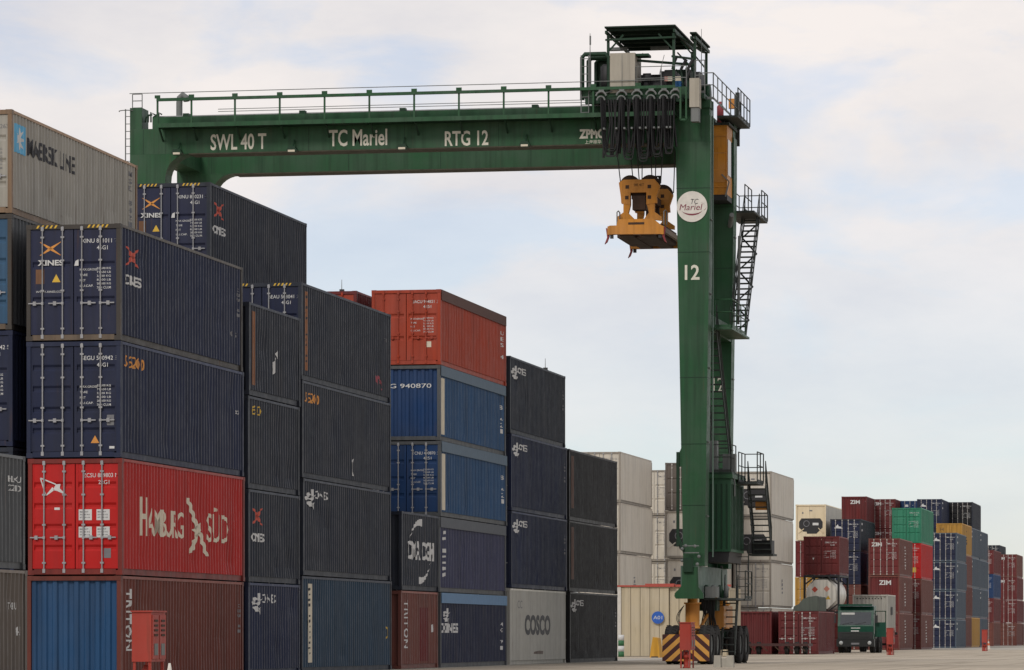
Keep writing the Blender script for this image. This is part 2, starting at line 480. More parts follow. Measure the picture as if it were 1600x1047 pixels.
def m_castings(L, H, k):
    def mk():
        sx, ey, ez = (1 if k & 1 else -1), (k >> 1) & 1, (k >> 2) & 1
        x1 = sx * (W_C / 2 + 0.002); x0 = sx * (W_C / 2 - 0.162)
        y0, y1 = (-0.003, 0.175) if not ey else (L - 0.175, L + 0.003)
        z0, z1 = (0, 0.118) if not ez else (H - 0.118, H)
        m = MB().box(x0, x1, y0, y1, z0, z1)
        return m.mesh('corner_casting')
    return cached(('cast', L, H, k), mk)
def m_stripes(H):
    def mk():
        ps = []
        for sx in (-1, 1):
            for k in range(5):
                x = sx * 0.66 - 0.30 + k * 0.115
                ps.append([(x, H - 0.095), (x + 0.05, H - 0.095), (x + 0.095, H - 0.02), (x + 0.045, H - 0.02)])
        v, f = polys2d(ps)
        return MB().raw([(a, -0.006, b) for a, b in v], f).mesh('hazard_stripes')
    return cached(('stripes', H), mk)
def door_mark(c, shape, mat, name='lettering', y=0.030):
    v, f = shape
    me = MB().raw([(a, y, b) for a, b in v], f).mesh(name)
    return share(name, me, mat, c)
def side_mark(c, shape, mat, name='lettering', flat=False, lift=0.004):
    """print that follows the folds of the side sheet"""
    v, f = shape
    bm = bmesh.new(); vs_ = [bm.verts.new((XS, a, b)) for a, b in v]
    for q in f:
        try: bm.faces.new([vs_[i] for i in q])
        except ValueError: pass
    if not flat:
        ys = [a for a, b in v]
        for b in cor_breaks(min(ys), max(ys)):
            bmesh.ops.bisect_plane(bm, geom=bm.verts[:] + bm.edges[:] + bm.faces[:], plane_co=(0, b, 0), plane_no=(0, 1, 0))
        for p in bm.verts: p.co.x = XS + cor(p.co.y) + lift
    else:
        for p in bm.verts: p.co.x = XS + lift
    me = bpy.data.meshes.new(name); bm.to_mesh(me); bm.free()
    return share(name, me, mat, c)
def id_text(code, typ, H):
    return cached(('id', code, typ, H), lambda: MB().raw(*[(lambda s: ([(a, 0.030, b) for a, b in s[0]], s[1]))(
        join2d(text2d(code, 0.20, H - 0.47, 0.105, 0.92), text2d(typ, 0.60, H - 0.64, 0.10, 0.28)))][0]).mesh('lettering'))
def table_text(H):
    def mk():
        rows = ['MAX.GROSS', 'TARE', 'NET', 'CU.CAP.']; val = ['32,500 KG', '71,650 LB', '3,900 KG', '8,600 LB', '28,600 KG', '76.4 CU.M']
        z = H * 0.60; parts = []
        for i, r in enumerate(rows): parts.append(text2d(r, 0.16, z - i * 0.135, 0.055, 0.05 * len(r)))
        for i, r in enumerate(val): parts.append(text2d(r, 0.60, z + 0.02 - i * 0.095, 0.06, 0.36))
        v, f = join2d(*parts)
        return MB().raw([(a, 0.030, b) for a, b in v], f).mesh('lettering')
    return cached(('table', H), mk)
def container(name, label, X, Y, Z, col, L=L40, H=HC, front='door', side=None, group=None, rz=0.0, det=2, nb=2, rods=None, endcol=None, sill=None, table=True,
              frame=None, roofcol=None, code=None, stripes=False, flat=False, tarp=None, cat='container', printmat=None):
    """a box whose front right lower corner stands at (X, Y, Z); front looks to -Y"""
    rot = Matrix.Rotation(rz, 3, 'Z')
    cx = Vector((X, Y, Z)) - rot @ Vector((W_C / 2, 0, 0))
    c = thing(name, label, cat, tuple(cx), group, rz)
    m = C[col]; sm = C[side or col]; fm = C[frame or side or col]; w = W_C / 2
    for s in (1, -1): share('side_panel', m_side(L, H, s, flat, random.randint(1, 5) if (det > 1 and s > 0) else 0), sm, c)
    share('roof_panel', m_roof(L, H), C[roofcol or side or col], c)
    for s in (1, -1):
        x0, x1 = sorted((s * (w - 0.006), s * (w - 0.11)))
        share('corner_post', m_box('post', 'corner_post', x0, x1, 0.004, 0.15, 0.118, H - 0.118), fm, c)
        share('corner_post', m_box('post', 'corner_post', x0, x1, L - 0.15, L - 0.004, 0.118, H - 0.118), fm, c)
        a0, a1 = sorted((s * (w - 0.004), s * (w - 0.075)))
        share('top_rail', m_box('rail', 'top_rail', a0, a1, 0.175, L - 0.175, H - 0.075, H - 0.006), worn(frame or side or col), c)
        a0, a1 = sorted((s * (w - 0.058), s * (w - 0.12)))
        share('bottom_rail', m_box('rail', 'bottom_rail', a0, a1, 0.175, L - 0.175, 0.010, 0.165), fm, c)
    share('header', m_box('head', 'header', -w + 0.162, w - 0.162, 0.0, 0.10, H - 0.118, H - 0.008), fm, c)
    share('sill', m_box('sill', 'sill', -w + 0.162, w - 0.162, 0.0, 0.10, 0.012, 0.145), C[sill] if sill else fm, c)
    share('end_panel', m_end(H, L - 0.09, True, 'back'), sm, c)
    share('floor', m_box('floor', 'floor', -w + 0.07, w - 0.07, 0.10, L - 0.10, 0.10, 0.13), DARK, c)
    if det > 1:
        for k in range(8): share('corner_casting', m_castings(L, H, k), fm, c)
    else:
        for k in (0, 1, 4, 5): share('corner_casting', m_castings(L, H, k), fm, c)
    if front == 'door':
        leaves = [share('door_leaf', m_leaf(H, s, nb), m, c) for s in (-1, 1)]
        rm = rods or (STEEL if det > 1 else LROD)
        for x, lf in ((-0.80, 0), (-0.28, 0), (0.22, 1), (0.70, 1)):
            share('lock_rod', m_rod(H, x), rm, leaves[lf])
            if det > 1: share('handle', m_handle(x, -1 if x < 0 else 1), rm, leaves[lf])
        if code:
            share('lettering', id_text(code[0], code[1], H), printmat or WHITE, c)
            if table: share('lettering', table_text(H), printmat or WHITE, c)
    elif front == 'panel':
        share('end_panel', m_end(H, 0.05), C[endcol or col], c)
    elif front == 'reefer':
        share('end_panel', m_end(H, 0.07, True, 'front'), C[endcol or col], c)
        sh = [(-0.95, 1.05), (-0.62, 0.72), (-0.35, 0.72), (-0.30, 0.55), (0.45, 0.55), (0.62, 0.72), (0.95, 1.05), (0.95, 1.5), (0.75, 1.78), (-0.75, 1.78), (-0.95, 1.5)]
        share('machinery_recess', MB().prism(sh, 0.055, 0.068).mesh('machinery_recess'), DARK, c)
        share('control_panel', MB().box(0.15, 0.62, 0.03, 0.055, 1.22, 1.42).mesh('control_panel'), WHITE, c)
        share('fan_grille', MB().lathe([(0, 0.26), (-0.02, 0.26), (-0.02, 0.2), (0, 0.2)], (-0.35, 0.05, 1.35), 'y', 16).mesh('fan_grille'), GREYP, c)
        share('frame_bar', MB().bar((-1.0, 0.04, 0.62), (-0.55, 0.04, 0.95), 0.06).bar((1.0, 0.04, 0.62), (0.6, 0.04, 1.0), 0.06).mesh('frame_bar'), C[endcol or col], c)
        door_mark(c, polys2d([[(-0.12, H - 0.55), (0.12, H - 0.55), (0.12, H - 0.45), (-0.12, H - 0.45)], [(-0.7, H - 0.75), (-0.6, H - 0.75), (-0.6, H - 0.6), (-0.7, H - 0.6)]]), GREYP, 'sticker', 0.062)
    if stripes: share('hazard_stripes', m_stripes(H), YELLOWP, c)
    if tarp:
        tb = MB(); h = 0.36
        for s in (1, -1):
            a0, a1 = sorted((s * (w + 0.006), s * (w + 0.022))); tb.box(a0, a1, 0.10, L - 0.10, H - h, H - 0.003)
        tb.build('tarpaulin', tarp, c, (0, 0, 0))
    return c
# ------------------------------------------------------------------ ground
def ground_material():
    m = bpy.data.materials.new('worn_concrete'); m.use_nodes = True
    N, L = m.node_tree.nodes, m.node_tree.links; bs = N['Principled BSDF']
    bs.inputs['Roughness'].default_value = 0.9
    t = N.new('ShaderNodeTexCoord')
    def noise(scale, vec, detail=6, rough=0.55):
        mp_ = N.new('ShaderNodeMapping'); mp_.inputs['Scale'].default_value = vec; L.new(t.outputs['Object'], mp_.inputs[0])
        n = N.new('ShaderNodeTexNoise'); n.inputs['Scale'].default_value = scale; n.inputs['Detail'].default_value = detail
        n.inputs['Roughness'].default_value = rough; L.new(mp_.outputs[0], n.inputs['Vector']); return n.outputs['Fac']
    def ramp(src, p0, p1, c0, c1):
        r = N.new('ShaderNodeValToRGB'); r.color_ramp.elements[0].position = p0; r.color_ramp.elements[1].position = p1
        r.color_ramp.elements[0].color = c0 + (1,); r.color_ramp.elements[1].color = c1 + (1,); L.new(src, r.inputs[0]); return r.outputs[0]
    def mul(a, b):
        x = N.new('ShaderNodeMix'); x.data_type = 'RGBA'; x.blend_type = 'MULTIPLY'; x.inputs[0].default_value = 1
        L.new(a, x.inputs[6]); L.new(b, x.inputs[7]); return x.outputs[2]
    base = ramp(noise(0.16, (0.35, 1, 1)), 0.3, 0.7, (0.37, 0.315, 0.24), (0.52, 0.45, 0.35))
    wear = ramp(noise(1.0, (0.05, 0.7, 1), 4), 0.52, 0.70, (1, 1, 1), (0.62, 0.60, 0.58))     # tyre wear across the lanes
    fine = ramp(noise(5, (1, 1, 1), 8, 0.7), 0.3, 0.75, (0.82, 0.82, 0.82), (1.06, 1.05, 1.03))
    stain = ramp(noise(0.55, (0.6, 1, 1), 7, 0.62), 0.55, 0.70, (1, 1, 1), (0.60, 0.57, 0.53))   # oil and rubber stains
    track = ramp(noise(1.0, (1.3, 0.02, 1), 3), 0.56, 0.66, (1, 1, 1), (0.72, 0.70, 0.68))          # wheel tracks along the lane
    br = N.new('ShaderNodeTexBrick'); br.offset = 0.0; br.inputs['Scale'].default_value = 1.0; br.inputs['Brick Width'].default_value = 6.0; br.inputs['Row Height'].default_value = 6.0
    br.inputs['Mortar Size'].default_value = 0.05; br.inputs['Color1'].default_value = (1, 1, 1, 1); br.inputs['Color2'].default_value = (0.9, 0.9, 0.89, 1); br.inputs['Mortar'].default_value = (0.35, 0.33, 0.3, 1)
    L.new(t.outputs['Object'], br.inputs['Vector'])
    L.new(mul(mul(mul(mul(mul(base, wear), fine), stain), track), br.outputs['Color']), bs.inputs['Base Color'])
    return m
GROUND = ground_material()
g = MB().raw([(-4000, -200, 0), (4000, -200, 0), (4000, 6000, 0), (-4000, 6000, 0)], [(0, 1, 2, 3)]).build('ground', GROUND)
struct(g)
PAVE = plain('pale_concrete', (0.42, 0.39, 0.33), 0.9)
def pad(name, x0, x1, y0, y1, h=0.012): return struct(MB().box(x0, x1, y0, y1, 0.004, h).build(name, PAVE))
# ------------------------------------------------------------------ prints
def star(cx, cz, s):
    """two crossed tapering strokes"""
    return polys2d([stroke((cx - s, cz + s * 0.62), (cx + s, cz - s * 0.62), s * 0.05, s * 0.05, s * 0.26),
                    stroke((cx - s, cz - s * 0.62), (cx + s, cz + s * 0.62), s * 0.05, s * 0.05, s * 0.26)])
def swirl(y, z, s, sz=0.36):
    """white twisted leaf mark"""
    P = lambda a, b: (y + a * s, z + b * sz)
    return polys2d([[P(0.55, 0.5), P(0.75, 0.55), P(0.7, 0.0), P(0.52, -0.05)], [P(0.05, 0.1), P(0.35, 0.3), P(0.5, 0.1), P(0.2, -0.15)],
                    [P(0.0, -0.1), P(0.2, 0.05), P(0.3, -0.25), P(0.05, -0.35)], [P(0.35, -0.2), P(0.75, 0.0), P(0.95, 0.2), P(0.6, -0.4)],
                    [P(0.15, -0.45), P(0.6, -0.35), P(0.7, -0.75), P(0.3, -0.8)], [P(0.6, -0.55), P(0.85, -0.45), P(0.7, -1.0)]])
def mk_star_door(c, H):
    door_mark(c, star(-0.60, H - 0.60, 0.27), ORANGE, 'emblem')
    door_mark(c, text2d('XINES', -0.93, H - 1.02, 0.14, 0.66, 0.03), WHITE)
    door_mark(c, polys2d([[(-0.98, 1.42), (-0.76, 1.42), (-0.76, 1.78), (-0.98, 1.78)]]), paint('bronze_plate', (0.16, 0.075, 0.035)), 'plate')
    door_mark(c, polys2d([[(-0.56, 1.46), (-0.34, 1.46), (-0.45, 1.66)]]), YELLOWP, 'warning_triangle')
    door_mark(c, text2d('WWW.XINES.COM', -0.98, 1.20, 0.05, 0.72), WHITE)
    door_mark(c, polys2d([[(0.02, 1.86), (0.13, 1.86), (0.13, 2.02), (0.05, 1.98)]]), WHITE, 'sticker', 0.02)
def mk_star_side(c, H, y=0.55):
    side_mark(c, polys2d([stroke((y, H - 0.50), (y + 1.05, H - 0.98), 0.03, 0.03, 0.16), stroke((y, H - 0.98), (y + 1.05, H - 0.50), 0.03, 0.03, 0.16)]), REDP, 'emblem')
    side_mark(c, text2d('ONES', y - 0.15, H - 1.46, 0.25, 1.45, 0.03), WHITE)
def mk_swirl_side(c, H, y=0.32, s=1.35, sz=0.40):
    side_mark(c, swirl(y, H - 0.50, s, sz), WHITE, 'emblem')
    side_mark(c, text2d('ONES', y + s * 0.92, H - 0.56, 0.25, 1.6, 0.012), WHITE)
def mk_number_side(c, H, txt='56200'):
    side_mark(c, text2d(txt, 0.42, H - 0.62, 0.30, 1.75), ORANGE)
def mk_strip_side(c, H, L, mat, txt=None, y=0.40, w=0.34):
    side_mark(c, polys2d([[(y, 0.30), (y + w, 0.30), (y + w, H - 0.22), (y, H - 0.22)]]), mat, 'vertical_band')
    if txt: side_mark(c, ticks(y + w * 0.25, 0.5, H - 0.30, w * 0.5, txt, 13), BLACKP, 'lettering', lift=0.006)
def mk_tail_side(c, H, L):
    """small code near the far end"""
    side_mark(c, column2d('XNU 81', L - 0.62, H - 0.62, 0.085, 0.30, 0.14), GREYP)
C_BAND = paint('rust_orange_band', (0.25, 0.10, 0.04))
def mk_red(c, H):
    P = lambda a, b: (-1.0 + a, H - 0.98 + b)
    door_mark(c, polys2d([stroke(P(0.10, 0.50), P(0.24, 0.06), 0.03), stroke(P(0.10, 0.50), P(0.50, 0.34), 0.03), stroke(P(0.24, 0.06), P(0.44, 0.24), 0.02, 0.09),
                          [P(0.42, 0.20), P(0.50, 0.34), P(0.62, 0.35), P(0.60, 0.24), P(0.80, 0.06), P(0.52, 0.18)]]), WHITE, 'emblem')
    for x0, z0 in ((0.09, 1.36), (0.55, 1.36), (0.09, 0.93), (0.55, 0.93)):
        door_mark(c, polys2d([[(x0, z0), (x0 + 0.34, z0), (x0 + 0.34, z0 + 0.27), (x0, z0 + 0.27)]]), WHITE, 'placard')
        door_mark(c, join2d(text2d('MAX.WT', x0 + 0.03, z0 + 0.19, 0.035, 0.22), text2d('30,480 KG', x0 + 0.03, z0 + 0.12, 0.035, 0.26), text2d('67,200 LB', x0 + 0.03, z0 + 0.05, 0.035, 0.26)), BLACKP, 'lettering', 0.027)
    door_mark(c, polys2d([[(0.74, 0.42), (0.92, 0.42), (0.92, 0.66), (0.74, 0.66)]]), GREYP, 'plate')
    door_mark(c, polys2d([[(-0.54, 1.62), (-0.40, 1.62), (-0.40, 1.68), (-0.54, 1.68)]]), WHITE, 'sticker')
    side_mark(c, text2d('H', 1.75, 1.02, 0.98, 0.62), CREAMP)
    side_mark(c, text2d('AMBURG', 2.45, 1.02, 0.72, 3.35), CREAMP)
    side_mark(c, text2d('SÜD', 8.2, 1.00, 0.95, 2.25), CREAMP)
    Q = lambda a, b: (6.05 + a * 2.0, 0.62 + b * 1.5)
    side_mark(c, polys2d([[Q(0, 1.0), Q(0.18, 1.0), Q(0.45, 0.72), Q(0.62, 0.55), Q(0.5, 0.45), Q(0.28, 0.70)], [Q(0.35, 0.45), Q(0.75, 0.60), Q(0.80, 0.45), Q(0.55, 0.32)],
                          [Q(0.30, 0.22), Q(0.62, 0.42), Q(0.48, 0.12), Q(0.15, 0.0)], [Q(0.62, 0.40), Q(0.80, 0.42), Q(1.15, 0.0), Q(0.98, 0.0)]]), CREAMP, 'emblem')
def mk_code_top(c, H, y=0.5, txt='TRIU', mat=None):
    side_mark(c, text2d(txt, y, H - 0.46, 0.16, 0.9), mat or WHITE)
# ------------------------------------------------------------------ the near block
X0 = at_depth(190, 99.2)[0]
PITCH = 2.85
GAP = 0.022
def stack(X, Y, tiers, rz=0.0, group=None, det=2, jit=0.032):
    z = 0.012; out = []
    for t in tiers:
        t = dict(t); marks = t.pop('marks', None); H = t.get('H', HC); dx = t.pop('dx', 0); dy = t.pop('dy', 0)
        name = t.pop('name', 'shipping_container')
        c = container(name, t.pop('label'), X + dx + random.uniform(-jit, jit), Y + dy + random.uniform(-jit, jit), z, det=t.pop('det', det), group=t.pop('group', group),
                      rz=t.pop('rz', rz) + R(random.uniform(-0.18, 0.18)), **t)
        if marks: marks(c, H)
        out.append(c); z += H + GAP
    return out
NEAR = 'containers stacked in the near block'
pad('container_pad', X0 - 17.4, X0 + 0.35, 60, 192)
YA, YB, YC, YD, YE, YF_, YG = (on_plane(p, X0) for p in (190, 388, 473, 627, 688, 798, 888.5))
def marksA1(c, H): side_mark(c, turned2d('TRITON', 0.55, H - 0.32, 0.46, 1.55), WHITE); mk_tail_side(c, H, L40)
def marksA3(c, H):
    mk_number_side(c, H); side_mark(c, text2d('SEGU', L40 - 0.9, H - 1.2, 0.10, 0.5), WHITE)
    door_mark(c, polys2d([[(0.44, 0.36), (0.66, 0.36), (0.55, 0.55)]]), ORANGE, 'warning_triangle')
    door_mark(c, polys2d([[(0.86, 0.80), (1.04, 0.80), (1.04, 1.06), (0.86, 1.06)]]), GREYP, 'plate')
    door_mark(c, polys2d([[(0.92, 0.22), (1.05, 0.22), (1.05, 0.28), (0.92, 0.28)]]), WHITE, 'sticker')
def marksA4(c, H): mk_star_door(c, H); mk_star_side(c, H, 0.62); mk_tail_side(c, H, L40); side_mark(c, text2d('45 G1', L40 - 1.3, 0.9, 0.14, 0.8), GREYP)
stack(X0, YA, [
    dict(label='rusty brown container with blue front end, below the bright red container', col='brown', front='panel', endcol='steelblue', H=STD, marks=marksA1, frame='brown'),
    dict(label='bright red container with white lettering and bird emblem on its doors', col='red', side='redside', frame='rustred', nb=4, table=False, code=('ZCSU 889803 N', '22G1'), marks=mk_red),
    dict(label='navy container with orange digits on its side, resting on the red one', col='navy2', side='charnavy', nb=4, code=('SEGU 500942 3', '45G1'), marks=marksA3),
    dict(label='navy container with orange star on its doors, resting on the orange digit one', col='navy', side='charnavy', code=('XINU 811011 2', '45G1'), stripes=True, frame='grime', sill='tansill', marks=marksA4),
], group=NEAR)
# the row behind: weathered beige box over a sky blue one
Y2A = YA + 0.1
def marksM(c, H):
    P = lambda a, b: (0.32 + a, H - 1.02 + b)
    side_mark(c, polys2d([[P(0, 0), P(0.95, 0), P(0.95, 0.72), P(0, 0.72)]]), BLUEP, 'emblem')
    pts = []
    for k in range(14):
        a = math.pi * 2 * k / 14; r = 0.30 if k % 2 == 0 else 0.12
        pts.append(P(0.47 + r * 1.3 * math.cos(a), 0.36 + r * math.sin(a)))
    side_mark(c, polys2d([pts]), WHITE, 'emblem', lift=0.006)
    side_mark(c, text2d('MAERSK LINE', 1.45, H - 0.98, 0.46, 4.4, 0.02), BLACKP)
    side_mark(c, column2d('MSK 8421', L40 - 0.9, H - 0.25, 0.14, 0.35, 0.2), GREYP)
z2 = stack(X0 - PITCH, Y2A, [
    dict(label='navy container low in the row behind, under the sky blue one', col='navy2'),
    dict(label='charcoal container low in the row behind, second under the sky blue one', col='charcoal'),
    dict(label='dark navy container end at the left edge below the sky blue one', col='navy2', code=('SEGU 310442 5', '45G1')),
    dict(label='sky blue container end with rusty sill under the weathered beige container', col='bluedoor', side='dgrey', frame='grime', sill='tansill', nb=4),
    dict(label='weathered beige container with faded dark lettering at the top left', col='beige', H=STD, nb=3, code=('MSKU 821 263', '4310'), printmat=GREYP, frame='rustbeige', marks=marksM, rz=R(1.25)),
], group=NEAR)
# short bay on the left, only two high
YZ = on_plane(41, X0) - L40
stack(X0, YZ, [
    dict(label='taupe ribbed container, the lower one at the bottom left corner', col='taupe', front='panel', H=STD, marks=lambda c, H: (side_mark(c, text2d('TGHU', L40 - 1.3, H - 0.9, 0.16, 0.5), WHITE), side_mark(c, text2d('45', L40 - 0.8, 1.1, 0.2, 0.4), WHITE))),
    dict(label='weathered grey ribbed container at the left edge beside the red doors', col='dgrey', front='panel', H=STD, marks=lambda c, H: side_mark(c, join2d(text2d('HLXU', L40 - 1.2, H - 0.62, 0.14, 0.9), text2d('2210', L40 - 1.2, H - 0.82, 0.14, 0.9)), WHITE)),
], group=NEAR)
def marksB4(c, H):
    mk_strip_side(c, H, L20, C_BAND, 3, 0.42, 0.30)
    side_mark(c, polys2d([[(2.7, 1.0), (3.2, 1.25), (3.1, 0.85), (2.8, 0.7)], [(3.15, 1.35), (3.35, 1.5), (3.3, 1.2)]]), WHITE, 'scuff')
def marksB2(c, H): mk_star_side(c, H, 0.55)
stack(X0, YB, [dict(d, L=L20, H=STD) for d in [
    dict(label='short dark container with white swirl, bottom of the short stack', col='charnavy', front='panel', marks=lambda c, H: mk_swirl_side(c, H, 0.42, 1.3)),
    dict(label='short dark container with red cross on its side, second from bottom', col='charcoal', front='panel', marks=marksB2),
    dict(label='short charcoal container with two yellow digits on its side', col='charcoal', front='panel', marks=lambda c, H: side_mark(c, text2d('60', 0.45, H - 0.50, 0.26, 1.1), YELLOWP)),
    dict(label='short charcoal container with orange vertical band, top of the short stack', col='charcoal', front='panel', marks=marksB4),
]], group=NEAR)
def marksC4(c, H):
    mk_strip_side(c, H, L40, C_BAND, 5, 0.45, 0.42)
    side_mark(c, polys2d([stroke((L40 - 2.2, 0.85), (L40 - 1.8, 0.4), 0.05, 0.05, 0.16), stroke((L40 - 1.9, 0.8), (L40 - 1.3, 0.5), 0.05, 0.05, 0.14), stroke((L40 - 1.6, 0.7), (L40 - 1.2, 0.35), 0.05)]), plain('graffiti_pink', (0.30, 0.05, 0.07)), 'graffiti')
    side_mark(c, text2d('7 10', L40 - 0.9, H - 0.95, 0.12, 0.5), GREYP)
def marksC3(c, H):
    mk_number_side(c, H)
    side_mark(c, polys2d([[(6.6, 0.35), (6.85, 0.30), (6.75, 0.55), (6.85, 0.85), (6.62, 0.70)]]), WHITE, 'scuff')
def marksC1(c, H): mk_strip_side(c, H, L40, CREAMP, 8, 0.80, 0.50); side_mark(c, text2d('CU', L40 - 0.8, 1.0, 0.4, 0.4), YELLOWP)
HQ = 2.868
stack(X0, YC, [
    dict(label='slate blue container with cream vertical band, at ground level', col='slate', H=HQ, frame='charcoal', marks=marksC1),
    dict(label='charcoal container with white swirl emblem, resting on the slate blue one', col='charcoal', H=HQ, marks=lambda c, H: mk_swirl_side(c, H, 0.35, 1.4)),
    dict(label='charcoal container with orange digits, between the swirl and orange band containers', col='charcoal', H=HQ, marks=marksC3),
    dict(label='charcoal container with long orange vertical band and dark navy doors', col='navy2', side='charcoal', H=HQ, code=('BEAU 503041 2', '45G1'), stripes=True, marks=marksC4),
], group=NEAR)
def marksX2(c, H): mk_star_door(c, H); mk_star_side(c, H)
stack(X0 - PITCH, YC + 0.1, [
    dict(label='navy container in the second row, lowest below the high star container', col='navy'),
    dict(label='charcoal container in the second row, second below the high star container', col='charcoal'),
    dict(label='navy container in the second row, third below the high star container', col='navy'),
    dict(label='charcoal container in the second row, directly below the high star container', col='charcoal'),
    dict(label='navy container with orange star raised highest in front of the crane leg', col='navy', side='charcoal', code=('XINU 810231 0', '45G1'), stripes=True, frame='charcoal', marks=marksX2),
], group=NEAR)
def marksD2(c, H):
    arc1, arc2 = [], []
    for k in range(6):
        a0, a1 = R(82 + k * 13), R(82 + (k + 1) * 13)
        for lst, o in ((arc1, 0), (arc2, math.pi)):
            w0, w1 = 0.13 - 0.02 * k, 0.13 - 0.02 * (k + 1)
            lst.append([(3.0 + (1.75) * math.cos(a + o), 1.32 + 0.98 * rr * math.sin(a + o)) for a, rr in ((a0, 1 - w0), (a1, 1 - w1), (a1, 1 + w1), (a0, 1 + w0))])
    side_mark(c, polys2d(arc1 + arc2), WHITE, 'emblem', flat=False)
    side_mark(c, text2d('CMA CGM', 1.0, 1.02, 0.64, 4.2, 0.022), WHITE)
def marksD1(c, H): side_mark(c, turned2d('TRITON', 0.62, H - 0.30, 0.50, 1.6), WHITE); side_mark(c, polys2d([[(3.1, 0.25), (4.4, 0.25), (4.4, 2.05), (3.1, 2.05)]]), C['maroon'], 'repainted_patch'); side_mark(c, polys2d([[(5.0, 1.2), (5.3, 1.25), (5.2, 1.5), (5.05, 1.45)]]), WHITE, 'scuff')
stack(X0, YD, [
    dict(label='short rust brown container at ground level with white vertical lettering', col='brick', L=L20, H=STD, front='panel', marks=marksD1),
    dict(label='short charcoal container with white arcs and bold white lettering', col='charcoal', L=L20, H=STD, front='panel', marks=marksD2),
], group=NEAR)
T_GREY = plain('grey_tarpaulin', (0.09, 0.10, 0.115), 0.7)
T_BLUE = plain('blue_tarpaulin', (0.10, 0.20, 0.34), 0.6)
T_SLATE = plain('slate_tarpaulin', (0.075, 0.12, 0.17), 0.6)
T_RUST = plain('rust_tarpaulin', (0.085, 0.035, 0.027), 0.7)
def band_white(c, H): side_mark(c, polys2d([[(0.35, 0.22), (0.85, 0.22), (0.85, H - 0.42), (0.35, H - 0.42)]]), CREAMP, 'vertical_band'); side_mark(c, column2d('8 421', L40 - 1.1, H - 0.75, 0.16, 0.5, 0.22), WHITE)
def marksE4(c, H): band_white(c, H); door_mark(c, text2d('LAG 940870', -1.0, H - 0.78, 0.15, 1.9), WHITE, y=0.045)
def marksE2(c, H): side_mark(c, ticks(0.5, 0.5, H - 0.42, 0.75, 11, 8, 0.7), WHITE)
def marksE1(c, H): side_mark(c, swirl(0.45, H - 0.72, 1.3, 0.36), WHITE, 'emblem'); side_mark(c, text2d('XINES', 0.25, 1.20, 0.34, 2.9, 0.04), WHITE); side_mark(c, column2d('4G 71', L40 - 1.2, 1.6, 0.14, 0.5, 0.22), WHITE)
def marksE5(c, H):
    door_mark(c, polys2d([[(0.70, 0.60), (0.88, 0.60), (0.88, 0.80), (0.70, 0.80)]]), CREAMP, 'plate')
    side_mark(c, column2d('UES 4', L40 - 1.0, H - 0.6, 0.14, 0.5, 0.22), WHITE)
stack(X0, YE, [dict(d, H=STD) for d in [
    dict(label='dark navy container with light blue tarpaulin edge, at ground level', col='navy2', front='panel', tarp=T_BLUE, marks=marksE1, frame='dgrey'),
    dict(label='violet blue container with grey tarpaulin edge and white column lettering', col='violet', tarp=T_GREY, marks=marksE2, frame='dgrey'),
    dict(label='royal blue container with locking rods and pale band, third in its stack', col='royal', side='steelblue', tarp=T_SLATE, code=('TCNU 490870 5', '4251'), nb=3, marks=band_white, frame='dgrey'),
    dict(label='royal blue container with ribbed end wall directly under the orange red one', col='royal', side='steelblue', endcol='royal', front='panel', tarp=T_SLATE, marks=marksE4, frame='dgrey'),
    dict(label='orange red container with rusty doors, raised five high against the sky', col='orange', side='orange', tarp=T_RUST, nb=2, code=('UACU 944821 2', '4251'), rods=C['orange'], marks=marksE5),
]], group=NEAR)
stack(X0 - PITCH, YE + 0.1, [dict(d, H=STD) for d in [
    dict(label='brown container in the second row, lowest behind the blue stack', col='brown'),
    dict(label='maroon container in the second row, second behind the blue stack', col='maroon'),
    dict(label='brown container in the second row, third behind the blue stack', col='brown'),
    dict(label='navy container in the second row, fourth behind the blue stack', col='navy'),
    dict(label='rust red container of which only the top shows left of the orange one', col='orange', side='maroon', rods=C['orange'], dx=-0.1),
]], group=NEAR)
def sw(c, H): mk_swirl_side(c, H, 0.35, 1.5, 0.40); mk_tail_side(c, H, L40)
def marksF1(c, H):
    side_mark(c, text2d('COSCO', 3.1, 1.12, 0.80, 5.6, 0.05), plain('faded_black_print', (0.045, 0.045, 0.05)), flat=True); side_mark(c, text2d('CC', 1.6, H - 0.75, 0.3, 1.0), GREYP, flat=True)
    side_mark(c, polys2d([[(5.0, 0.4), (7.0, 0.38), (7.1, 0.5), (6.2, 0.52), (5.1, 0.48)]]), paint('rust_stain', (0.10, 0.06, 0.04)), 'rust_patch', flat=True)
stack(X0, YF_, [
    dict(label='pale grey container with dark lettering on its side, at ground level', col='grey', flat=True, frame='grey', marks=marksF1),
    dict(label='dark container with white swirl, directly on the pale grey lettered one', col='charnavy', marks=sw),
    dict(label='dark navy tinted container with white swirl, second from top of its stack', col='charnavy', marks=sw),
    dict(label='charcoal container with white swirl, top of the stack over the pale grey one', col='charcoal', marks=sw),
], group=NEAR)
def bandG(c, H): side_mark(c, polys2d([[(0.62, 0.5), (1.25, 0.5), (1.25, H - 0.25), (0.62, H - 0.25)]]), paint('brown_band', (0.13, 0.065, 0.045)), 'vertical_band')
stack(X0, YG, [
    dict(label='black container with white swirl, ground level at the end of the row', col='black', marks=sw, dx=0.06),
    dict(label='black container with brown vertical band, middle of the end stack', col='black', marks=bandG),
    dict(label='black container with brown vertical band, top of the end stack', col='black', marks=bandG),
], group=NEAR)
